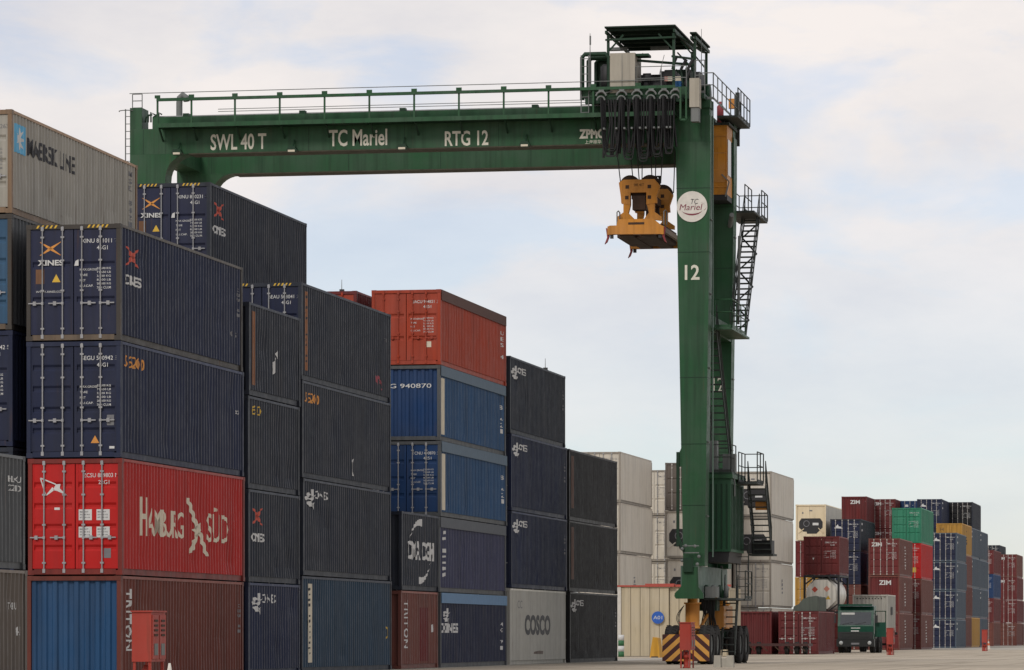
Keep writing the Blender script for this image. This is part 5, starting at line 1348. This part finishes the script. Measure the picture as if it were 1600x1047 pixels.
for x, y, s in ((sxl, SY0 + 0.05, -1), (sxr, SY0 + 0.05, 1), (sxl, SY0 + SL - 0.15, -1), (sxr, SY0 + SL - 0.15, 1)):
    MB().prism([(x, zlo + 0.25), (x + s * 0.07, zlo + 0.28), (x + s * 0.02, zlo - 0.1), (x + s * 0.12, zlo - 0.36), (x + s * 0.02, zlo - 0.28), (x - s * 0.07, zlo - 0.05)], y, y + 0.14).build('flipper', RF2, spr)
    MB().box(x - s * 0.22, x - s * 0.1, y, y + 0.14, zlo - 0.14, zlo - 0.003).build('twistlock', DARK, spr)
for x in (sxl + 0.32, sxr - 0.05):
    MB().tube([(x, SY0 + 0.4, zhi - 0.2), (x, SY0 + 0.4, zhi + 0.32), (x + 0.04, SY0 + 0.5, zhi + 0.38), (x + 0.08, SY0 + 0.6, zhi + 0.32), (x + 0.08, SY0 + 0.6, zhi - 0.2)], 0.025, 6).build('grab_handle', GALV, spr)
# headblock: two cheek frames carrying sheaves
hz0, hz1 = zhi, sz(278)
for Yh in (SY0 + 0.9, SY0 + 4.4):
    H2 = lambda a, b: (sxm - 0.02 + a, hz0 + b * (hz1 - hz0))
    up_ = [H2(-0.80, 0.95), H2(-0.62, 1.02), H2(0.62, 1.02), H2(0.84, 0.86), H2(0.70, 0.60), H2(0.72, 0.44), H2(0.30, 0.40), H2(0.30, 0.70), H2(-0.34, 0.70), H2(-0.34, 0.40), H2(-0.70, 0.44), H2(-0.72, 0.60)]
    fr_ = MB().prism(up_, Yh - 0.12, Yh + 0.12).build('headblock_plate', AMBER, spr)
    MB().prism([H2(-0.62, 0.435), H2(-0.34, 0.395), H2(-0.42, 0.2), H2(-0.20, 0.06), H2(-0.9, 0.0), H2(-0.9, 0.10), H2(-0.62, 0.22)], Yh - 0.10, Yh + 0.10).build('headblock_foot', AMBER, spr)
    MB().prism([H2(0.62, 0.435), H2(0.32, 0.395), H2(0.40, 0.2), H2(0.22, 0.06), H2(0.9, 0.0), H2(0.9, 0.10), H2(0.62, 0.22)], Yh - 0.10, Yh + 0.10).build('headblock_foot', AMBER, spr)
    for sgn in (-1, 1):
        MB().lathe([(-0.09, 0.0), (-0.09, 0.40), (-0.04, 0.40), (-0.03, 0.36), (0.03, 0.36), (0.04, 0.40), (0.09, 0.40), (0.09, 0.0)], (sxm - 0.02 + sgn * 0.40, Yh + 0.24, hz1 - 0.16), 'y', 26).build('sheave', BROWNS, spr)
    MB().box(sxm - 0.28, sxm + 0.24, Yh - 0.1, Yh + 0.5, hz0 + 0.45, hz0 + 1.0).build('rotation_unit', BROWNS, spr)
    for a, b in ((-0.46, 0.84), (0.42, 0.84), (-0.48, 0.58), (0.42, 0.58)):
        q = H2(a, b); MB().box(q[0] - 0.07, q[0] + 0.07, Yh - 0.127, Yh - 0.121, q[1] - 0.07, q[1] + 0.07).build('bolt_plate', BROWNS, spr)
    q = H2(-0.2, 0.85); v, f = text2d('SWL 40 T', q[0], q[1], 0.11, 0.4)
    MB().raw([(a, Yh - 0.126, b) for a, b in v], f).build('lettering', BROWNS, spr)['kind'] = 'stuff'
MB().box(sxm - 0.35, sxm + 0.35, SY0 + 1.03, SY0 + 4.27, hz0 + 0.9, hz0 + 1.2).build('headblock_beam', BROWNS, spr)
# hoist ropes
for Yh, pairs in ((SY0 + 1.14, ((-0.80, -1.15), (-0.05, -0.28), (0.05, 0.08), (0.80, 0.98))), (SY0 + 4.64, ((-0.80, -1.1), (-0.05, -0.2), (0.05, 0.1), (0.80, 0.9)))):
    for a, b in pairs:
        MB().tube([(sxm + a, Yh, hz1 - 0.1), (sxm + b, Yh, TZ - 0.3)], 0.022, 5).build('hoist_rope', CABLE, spr)
fb = MB()
for x in (-0.14, 0.30): fb.box(sxm + 0.2 + x, sxm + 0.28 + x, SY0 + 2.5, SY0 + 2.6, hz1 - 0.05, hz1 + 0.36)
fb.box(sxm + 0.06, sxm + 0.58, SY0 + 2.5, SY0 + 2.6, hz1 + 0.30, hz1 + 0.363)
fb.build('cable_basket', DARK, spr)
# ------------------------------------------------------------------ beige enclosure with a red coping behind the crane
SAND = paint('sand_wall', (0.46, 0.39, 0.27), 0.8, rust=0.25, streak=0.35)
COPE = plain('red_coping', (0.38, 0.07, 0.05), 0.7)
BD = 216.0
bx0, by = at_depth(967, BD); bx1, _ = at_depth(1158, BD + 4)
by0 = by
zt = at_row(1010, 917, by0)[2]
shed = thing('beige_enclosure', 'low beige panelled enclosure with red coping and round blue sign', 'building', ((bx0 + bx1) / 2, by0, 0))
np_ = 11; wp = (bx1 - bx0 - 0.25) / np_
MB().box(bx0 - 0.1, bx0 + 0.12, by0 - 0.06, by0 + 5.0, 0, zt).build('corner_pillar', plain('white_pillar', (0.60, 0.57, 0.52), 0.8), shed)
for k in range(np_):
    x = bx0 + 0.125 + k * wp; d = 0.0 if k < 5 else 0.18
    MB().box(x + 0.012, x + wp - 0.012, by0 + d, by0 + d + 0.12, 0.02, zt - 0.002 - (0.03 if k > 5 else 0)).build('wall_panel', SAND, shed)
MB().box(bx0 + 0.13, bx1, by0 + 0.31, by0 + 0.35, 0.0, zt - 0.05).build('backing_wall', SAND, shed)
MB().box(bx0 + 0.13, bx1, by0 + 0.36, by0 + 5.0, zt - 0.2, zt - 0.06).build('roof_slab', SAND, shed)
MB().box(bx1 - 0.25, bx1, by0 + 0.36, by0 + 5.0, 0.0, zt - 0.21).build('side_wall', SAND, shed)
MB().box(bx0 - 0.12, bx0 + 1.45, by0 - 0.09, by0 + 0.34, zt + 0.002, zt + 0.09).build('coping', COPE, shed)
MB().box(bx0 + 1.452, bx0 + 0.125 + 5 * wp + 0.3, by0 - 0.12, by0 + 0.34, zt + 0.0, zt + 0.17).build('coping', COPE, shed)
MB().box(bx0 + 0.43 + 5 * wp, bx1 + 0.1, by0 + 0.05, by0 + 0.34, zt + 0.0, zt + 0.12).build('coping', COPE, shed)
ax, _, az = at_row(1028.5, 965, by0)
sgn = thing('round_blue_sign', 'round blue sign with white letter and digits on the beige wall', 'sign', (ax, by0 - 0.12, az))
MB().prism([(ax + 0.335 * math.cos(R(10 * k)), az + 0.335 * math.sin(R(10 * k))) for k in range(36)], by0 - 0.155, by0 - 0.125).build('sign_disc', plain('sign_blue', (0.02, 0.10, 0.42), 0.4), sgn)
v, f = text2d('A01', ax - 0.24, az - 0.095, 0.19, 0.48, 0.0)
islands('letter', [(a, by0 - 0.160, b) for a, b in v], f, WHITE, sgn)
MB().tube([(ax, by0 - 0.12, az), (ax, by0 - 0.001, az)], 0.03, 6).build('sign_bracket', GALV, sgn)
# striped bollard at the corner and a yellow barrier block
px_b, py_b = at_depth(970.5, 211.0)
bol = thing('striped_bollard', 'green and white striped bollard at the corner of the black end stack', 'bollard', (px_b, py_b, 0))
z = 0.0
for k in range(4):
    MB().lathe([(z, 0.0), (z, 0.16), (z + 0.29, 0.16), (z + 0.29, 0.0)], (px_b, py_b, 0), 'z', 16).build('band', plain('bollard_green', (0.03, 0.13, 0.05)) if k in (0, 2) else WHITE, bol)
    z += 0.292
xb, yb = at_depth(1023, 205.0)
yb_ = thing('yellow_barrier', 'yellow concrete barrier block against the beige wall beside the crane', 'barrier', (xb, yb, 0))
MB().prism([(xb - 0.26, 0.0), (xb + 0.26, 0.0), (xb + 0.22, 0.5), (xb + 0.14, 1.0), (xb - 0.10, 1.05), (xb - 0.20, 0.5)], yb, yb + 1.1).build('barrier_body', paint('barrier_yellow', (0.58, 0.30, 0.03), 0.7), yb_)
MB().box(xb - 0.18, xb + 0.18, yb - 0.004, yb + 0.4, 0.0, 0.06).build('forklift_slot', DARK, yb_)
# ------------------------------------------------------------------ hydrant cabinets along the lane
def cabinet(px, depth, label):
    x, y = at_depth(px, depth)
    c = thing('fire_hose_cabinet', label, 'fire cabinet', (x, y, 0), 'red fire hose cabinets along the lane')
    w, l, z0, z1 = 0.38, 0.95, 0.62, 1.55
    MB().box(x, x + w, y, y + l, z0, z1).build('cabinet_body', REDBOX, c)
    MB().box(x - 0.02, x + w + 0.03, y - 0.03, y + l + 0.02, z1 + 0.002, z1 + 0.03).build('cabinet_roof', REDBOX, c)
    for k in range(2):
        d = MB().box(x + w + 0.002, x + w + 0.022, y + 0.03 + k * l / 2, y + l / 2 - 0.02 + k * l / 2, z0 + 0.05, z1 - 0.05).build('cabinet_door', REDBOX, c)
        for j in range(4): MB().box(x + w + 0.024, x + w + 0.034, y + 0.12 + k * l / 2, y + 0.36 + k * l / 2, z1 - 0.18 - j * 0.09, z1 - 0.14 - j * 0.09).build('louvre', BROWNS, d)
        MB().box(x + w + 0.024, x + w + 0.030, y + 0.12 + k * l / 2, y + 0.36 + k * l / 2, z0 + 0.12, z0 + 0.34).build('door_window', GALV, d)
    for dx in (0.04, w - 0.04):
        for dy in (0.05, l - 0.05): MB().box(x + dx - 0.025, x + dx + 0.025, y + dy - 0.025, y + dy + 0.025, 0, z0 - 0.002).build('leg', REDBOX, c)
    xh, yh = x + w / 2, y + 0.30
    h = thing('fire_hydrant', 'small red hydrant standing under ' + label, 'hydrant', (xh, yh, 0), 'hydrants by the cabinets')
    MB().lathe([(0, 0), (0, 0.13), (0.05, 0.13), (0.05, 0.08), (0.34, 0.08), (0.36, 0.12), (0.42, 0.12), (0.50, 0.06), (0.56, 0.04), (0.56, 0)], (xh, yh, 0), 'z', 14).build('hydrant_body', REDBOX, h)
    for s in (-1, 1): MB().lathe([(0.05 * s, 0.05), (0.15 * s, 0.05), (0.15 * s, 0.065), (0.19 * s, 0.065), (0.19 * s, 0)], (xh, yh, 0.36), 'x', 12).build('outlet', BROWNS, h)
    return c
cabinet(206, 75.0, 'the red cabinet by the bottom left brown container')
cabinet(1062, 137.0, 'the red cabinet in front of the crane wheels')
cabinet(1385, 231.0, 'the red cabinet right of the green truck')
cabinet(1534, 292.0, 'the red cabinet beside the far traffic cone')
def cone(px, depth, h, label, white=True):
    x, y = at_depth(px, depth)
    c = thing('traffic_cone', label, 'cone', (x, y, 0), 'traffic cones')
    r0 = h * 0.22; zz = [0.04, h * 0.40, h * 0.62, h * 0.80, h]
    MB().box(x - r0 * 1.25, x + r0 * 1.25, y - r0 * 1.25, y + r0 * 1.25, 0, 0.04).build('cone_base', plain('cone_pale', (0.6, 0.45, 0.36)), c)
    for k in range(4):
        a, b = zz[k], zz[k + 1]; ra, rb = r0 * (1 - 0.85 * a / h), r0 * (1 - 0.85 * b / h)
        MB().lathe([(a, ra), (b, rb)] + ([(b, 0.0)] if k == 3 else []), (x, y, 0), 'z', 16).build('cone_band', plain('cone_orange', (0.60, 0.13, 0.04)) if (k % 2 and white) else plain('cone_white', (0.62, 0.58, 0.52)), c)
cone(1544.3, 322.0, 0.86, 'white banded cone on the ground at the far right')
cone(265, 74.0, 0.60, 'pale cone tip at the bottom edge by the brown container', False)
# concrete stop blocks in front of the crane
for px in (1120.5, 1140):
    x, y = at_depth(px, 141.0)
    tag(MB().prism([(x - 0.13, 0.0), (x + 0.13, 0.0), (x + 0.11, 0.42), (x - 0.11, 0.42)], y, y + 0.35).build('concrete_block', CONC), ('left' if px < 1130 else 'right') + ' one of the paired pale concrete blocks before the crane', 'concrete block', 'concrete blocks before the crane')
x0, y0 = at_depth(1123.4, 141.0); x1, _ = at_depth(1137.2, 141.0)
tag(MB().box(x0, x1, y0 + 0.10, y0 + 0.25, 0.02, 0.26).box(x0 + 0.02, x1 - 0.02, y0 + 0.12, y0 + 0.23, 0.262, 0.32).build('concrete_beam', CONC), 'short concrete beam joining the two pale blocks before the crane', 'concrete beam')
# ------------------------------------------------------------------ green lorry with open door, trailer and grey container
TG = paint('lorry_green', (0.005, 0.056, 0.034), 0.32, rust=0.1, streak=0.3)
kx0, ky = at_depth(1307.5, 260.0); kw = 2.45; kx1 = kx0 + kw; kxm = (kx0 + kx1) / 2
truck = thing('green_lorry', 'green flat nosed lorry with its door open before the grey container', 'lorry', (kxm, ky + 2.5, 0))
H_ = 3.08
MB().prism([(ky + 0.00, 0.62), (ky - 0.02, 1.75), (ky + 0.26, 2.78), (ky + 0.42, H_ - 0.04), (ky + 1.1, H_), (ky + 1.95, H_ - 0.02), (ky + 1.95, 0.95), (ky + 1.5, 0.95), (ky + 1.35, 1.25), (ky + 0.55, 1.25), (ky + 0.4, 0.62)], kx0 + 0.06, kx1 - 0.06, 'x').build('cab_body', TG, truck)
def slab(x0, x1, z0, z1, d0, d1, name, mat, t=0.02):
    """plate lying on the sloping windscreen plane"""
    fy = lambda z: ky - 0.02 + max(0, (z - 1.75)) * 0.272
    return MB().raw([(x0, fy(z0) - d0, z0), (x1, fy(z0) - d0, z0), (x1, fy(z1) - d0, z1), (x0, fy(z1) - d0, z1)] + [(x0, fy(z0) - d1, z0), (x1, fy(z0) - d1, z0), (x1, fy(z1) - d1, z1), (x0, fy(z1) - d1, z1)],
             [(0, 1, 2, 3), (7, 6, 5, 4), (0, 4, 5, 1), (1, 5, 6, 2), (2, 6, 7, 3), (3, 7, 4, 0)]).build(name, mat, truck)
slab(kx0 + 0.22, kx1 - 0.22, 1.84, 2.66, 0.018, 0.002, 'windscreen', GLASS)
slab(kx0 + 0.30, kx0 + 1.15, 2.50, 2.63, 0.026, 0.019, 'sun_strip', plain('sun_strip_white', (0.5, 0.5, 0.48)))
MB().box(kx0 + 0.15, kx1 - 0.15, ky - 0.10, ky + 0.5, H_ - 0.02, H_ + 0.10).build('sun_visor', TG, truck)
for s in (0.35, 1.2): MB().bar((kx0 + s, ky + 0.0, 1.86), (kx0 + s + 0.7, ky + 0.03, 2.0), 0.03).build('wiper', DARK, truck)
MB().box(kx0 + 0.10, kx1 - 0.10, ky - 0.06, ky - 0.021, 0.92, 1.37).build('grille', DARK, truck)
for k in range(4): MB().box(kx0 + 0.3, kx1 - 0.3, ky - 0.085, ky - 0.061, 1.02 + k * 0.085, 1.05 + k * 0.085).build('grille_bar', DK, truck)
MB().box(kxm - 0.30, kxm + 0.22, ky - 0.03, ky - 0.022, 1.40, 1.47).build('badge', WHITE, truck)
MB().box(kxm - 0.30, kxm + 0.30, ky - 0.03, ky - 0.022, 1.60, 1.65).build('badge_bar', WHITE, truck)
MB().box(kx0, kx1, ky - 0.22, ky + 0.30, 0.42, 0.90).build('bumper', plain('bumper_black', (0.008, 0.010, 0.010), 0.5), truck)
for s in (0.30, kw - 0.30):
    MB().lathe([(0.0, 0.0), (0.0, 0.11), (0.04, 0.13), (0.06, 0.13)], (kx0 + s, ky - 0.27, 0.66), 'y', 14).build('headlight', plain('lamp_clear', (0.4, 0.42, 0.42), 0.15), truck)
MB().box(kxm - 0.26, kxm + 0.26, ky - 0.235, ky - 0.222, 0.55, 0.67).build('number_plate', GREYP, truck)
MB().box(kx0 + 0.35, kx1 - 0.35, ky + 0.5, ky + 6.5, 0.75, 0.98).build('chassis', DARK, truck)
for y, zs in ((ky + 0.95, 0.70), (ky + 4.1, 0.70), (ky + 5.4, 0.70)):
    for x in ((kx0 + 0.2, kx1 - 0.2)): wheel(truck, x, y, 0.75, zs)
for s in (-1, 1):
    xm_ = kx0 - 0.16 if s < 0 else kx1 + 0.1
    MB().bar((kx0 + 0.05 if s < 0 else kx1 - 0.05, ky + 0.25, 2.55), (xm_, ky + 0.15, 2.5), 0.035).build('mirror_arm', DARK, truck)
    MB().box(xm_ - 0.1, xm_ + 0.1, ky + 0.1, ky + 0.16, 1.95, 2.45).build('mirror', DARK, truck)
# the door on the right swung open across the lane
dz0, dz1 = 1.05, 2.72; dx0 = kx1 - 0.02; dx1 = dx0 + 0.74; dy = ky + 0.42
MB().box(dx0, dx1, dy, dy + 0.06, dz0, 2.0).build('door_panel', TG, truck)
MB().bar((dx0 + 0.03, dy + 0.03, 2.0), (dx0 + 0.03, dy + 0.03, dz1), 0.06).bar((dx1 - 0.03, dy + 0.03, 2.0), (dx1 - 0.03, dy + 0.03, dz1), 0.06).bar((dx0, dy + 0.03, dz1), (dx1, dy + 0.03, dz1), 0.06).build('door_frame', DGREEN, truck)
MB().box(dx0 + 0.05, dx1 - 0.05, dy + 0.12, dy + 0.125, dz0 + 0.1, 1.5).build('door_pocket', DARK, truck)
tr0 = ky + 2.9
trailer = thing('container_trailer', 'dark trailer behind the green lorry carrying the grey container', 'trailer', (kxm + 0.5, tr0 + 3, 0))
tmx = at_depth(1388, 277.0)[0]
for x in (tmx - 2.0, tmx - 0.5): MB().box(x, x + 0.14, 271.5, 284.5, 1.05, 1.36).build('chassis_beam', DARK, trailer)
for y in (272.4, 278.0, 284.0): MB().box(tmx - 2.4, tmx, y, y + 0.15, 1.20, 1.37).build('cross_member', DARK, trailer)
for y in (280.5, 281.8):
    for x in (tmx - 2.15, tmx - 0.3): wheel(trailer, x, y, 0.75, 0.7)
    MB().box(tmx - 2.2, tmx - 0.2, y - 0.06, y + 0.06, 0.45, 0.6).build('axle', DARK, trailer)
gc = container('shipping_container', 'weathered grey short container loaded on the trailer behind the green lorry', tmx, 276.6, 1.385, 'grey', L=L20, H=STD, front='panel', det=2)
share('ventilator', MB().box(W_C / 2 + 0.0, W_C / 2 + 0.03, 2.4, 3.6, 1.2, 1.75).mesh('ventilator'), DARK, gc)
mk_ = MB()
for k in range(9): mk_.box(-0.95 + k * 0.21, -0.85 + k * 0.21, 0.03, 0.045, STD - 0.30, STD - 0.24)
share('vent_slots', mk_.mesh('vent_slots'), DARK, gc)['kind'] = 'stuff'
# tarpaulin covered load on the ground box, low bogie in front of it
lx1, ly = XG1 - 0.05, YG1 + 0.4
prof = [(-1.55, 0.0), (-1.5, 0.28), (-1.2, 0.42), (-0.95, 0.72), (-0.6, 0.86), (-0.15, 0.92), (0.0, 0.88), (0.02, 0.0)]
ld = MB(); nseg = 8; vv = []
for i in range(nseg + 1):
    for a, b in prof: vv.append((lx1 + a + 0.05 * math.sin(i * 2.1), ly + i * 0.55, STD + 0.03 + b * (1 - 0.10 * math.sin(i * 1.7) ** 2)))
n_ = len(prof)
ff = [(i * n_ + k, i * n_ + k + 1, (i + 1) * n_ + k + 1, (i + 1) * n_ + k) for i in range(nseg) for k in range(n_ - 1)] + [tuple(range(n_)), tuple(range((nseg + 1) * n_ - 1, nseg * n_ - 1, -1))]
tag(ld.raw(vv, ff).build('covered_load', paint('olive_tarpaulin', (0.085, 0.10, 0.085), 0.8)), 'olive grey tarpaulin over a load on top of the ground container', 'covered load')
lb = thing('low_trailer', 'low dark wheeled trailer in front of the maroon ground containers', 'trailer', (XG1 - 2.2, YG1 - 2.5, 0))
MB().box(XG1 - 4.6, XG1 - 0.25, YG1 - 3.2, YG1 - 0.9, 0.50, 0.66).build('trailer_deck', plain('dark_red_deck', (0.05, 0.016, 0.014)), lb)
for k in range(6):
    MB().bar((XG1 - 4.5 + k * 0.75, YG1 - 3.22, 0.48), (XG1 - 4.2 + k * 0.75, YG1 - 3.22, 0.2), 0.06).build('deck_brace', BROWNS, lb)
for dx in (-3.9, -3.3, -1.6, -1.0, -0.5):
    wheel(lb, XG1 + dx, YG1 - 2.6, 0.75, 0.50)
    MB().box(XG1 + dx - 0.2, XG1 + dx + 0.2, YG1 - 2.66, YG1 - 2.54, 0.30, 0.42).build('axle', DARK, lb)
# ------------------------------------------------------------------ slim masts beyond the block
for px, py, D, lab in ((534, 437, 205.0, 'thin mast tip above the rust red container top'), (852, 560, 215.0, 'thin mast tip above the charcoal swirl stack')):
    x, y = at_depth(px, D); zt_ = at_row(px, py, y)[2]
    ms = thing('lightning_mast', lab, 'mast', (x, y, 0))
    MB().tube([(x, y, 0), (x, y, zt_ - 0.6)], [0.10, 0.045], 8).build('pole', GALV, ms)
    MB().tube([(x, y, zt_ - 0.6), (x, y, zt_)], [0.022, 0.012], 6).build('spike', GALV, ms)
    MB().box(x - 0.10, x + 0.12, y - 0.1, y + 0.1, zt_ - 0.62, zt_ - 0.50).build('camera_head', DARK, ms)
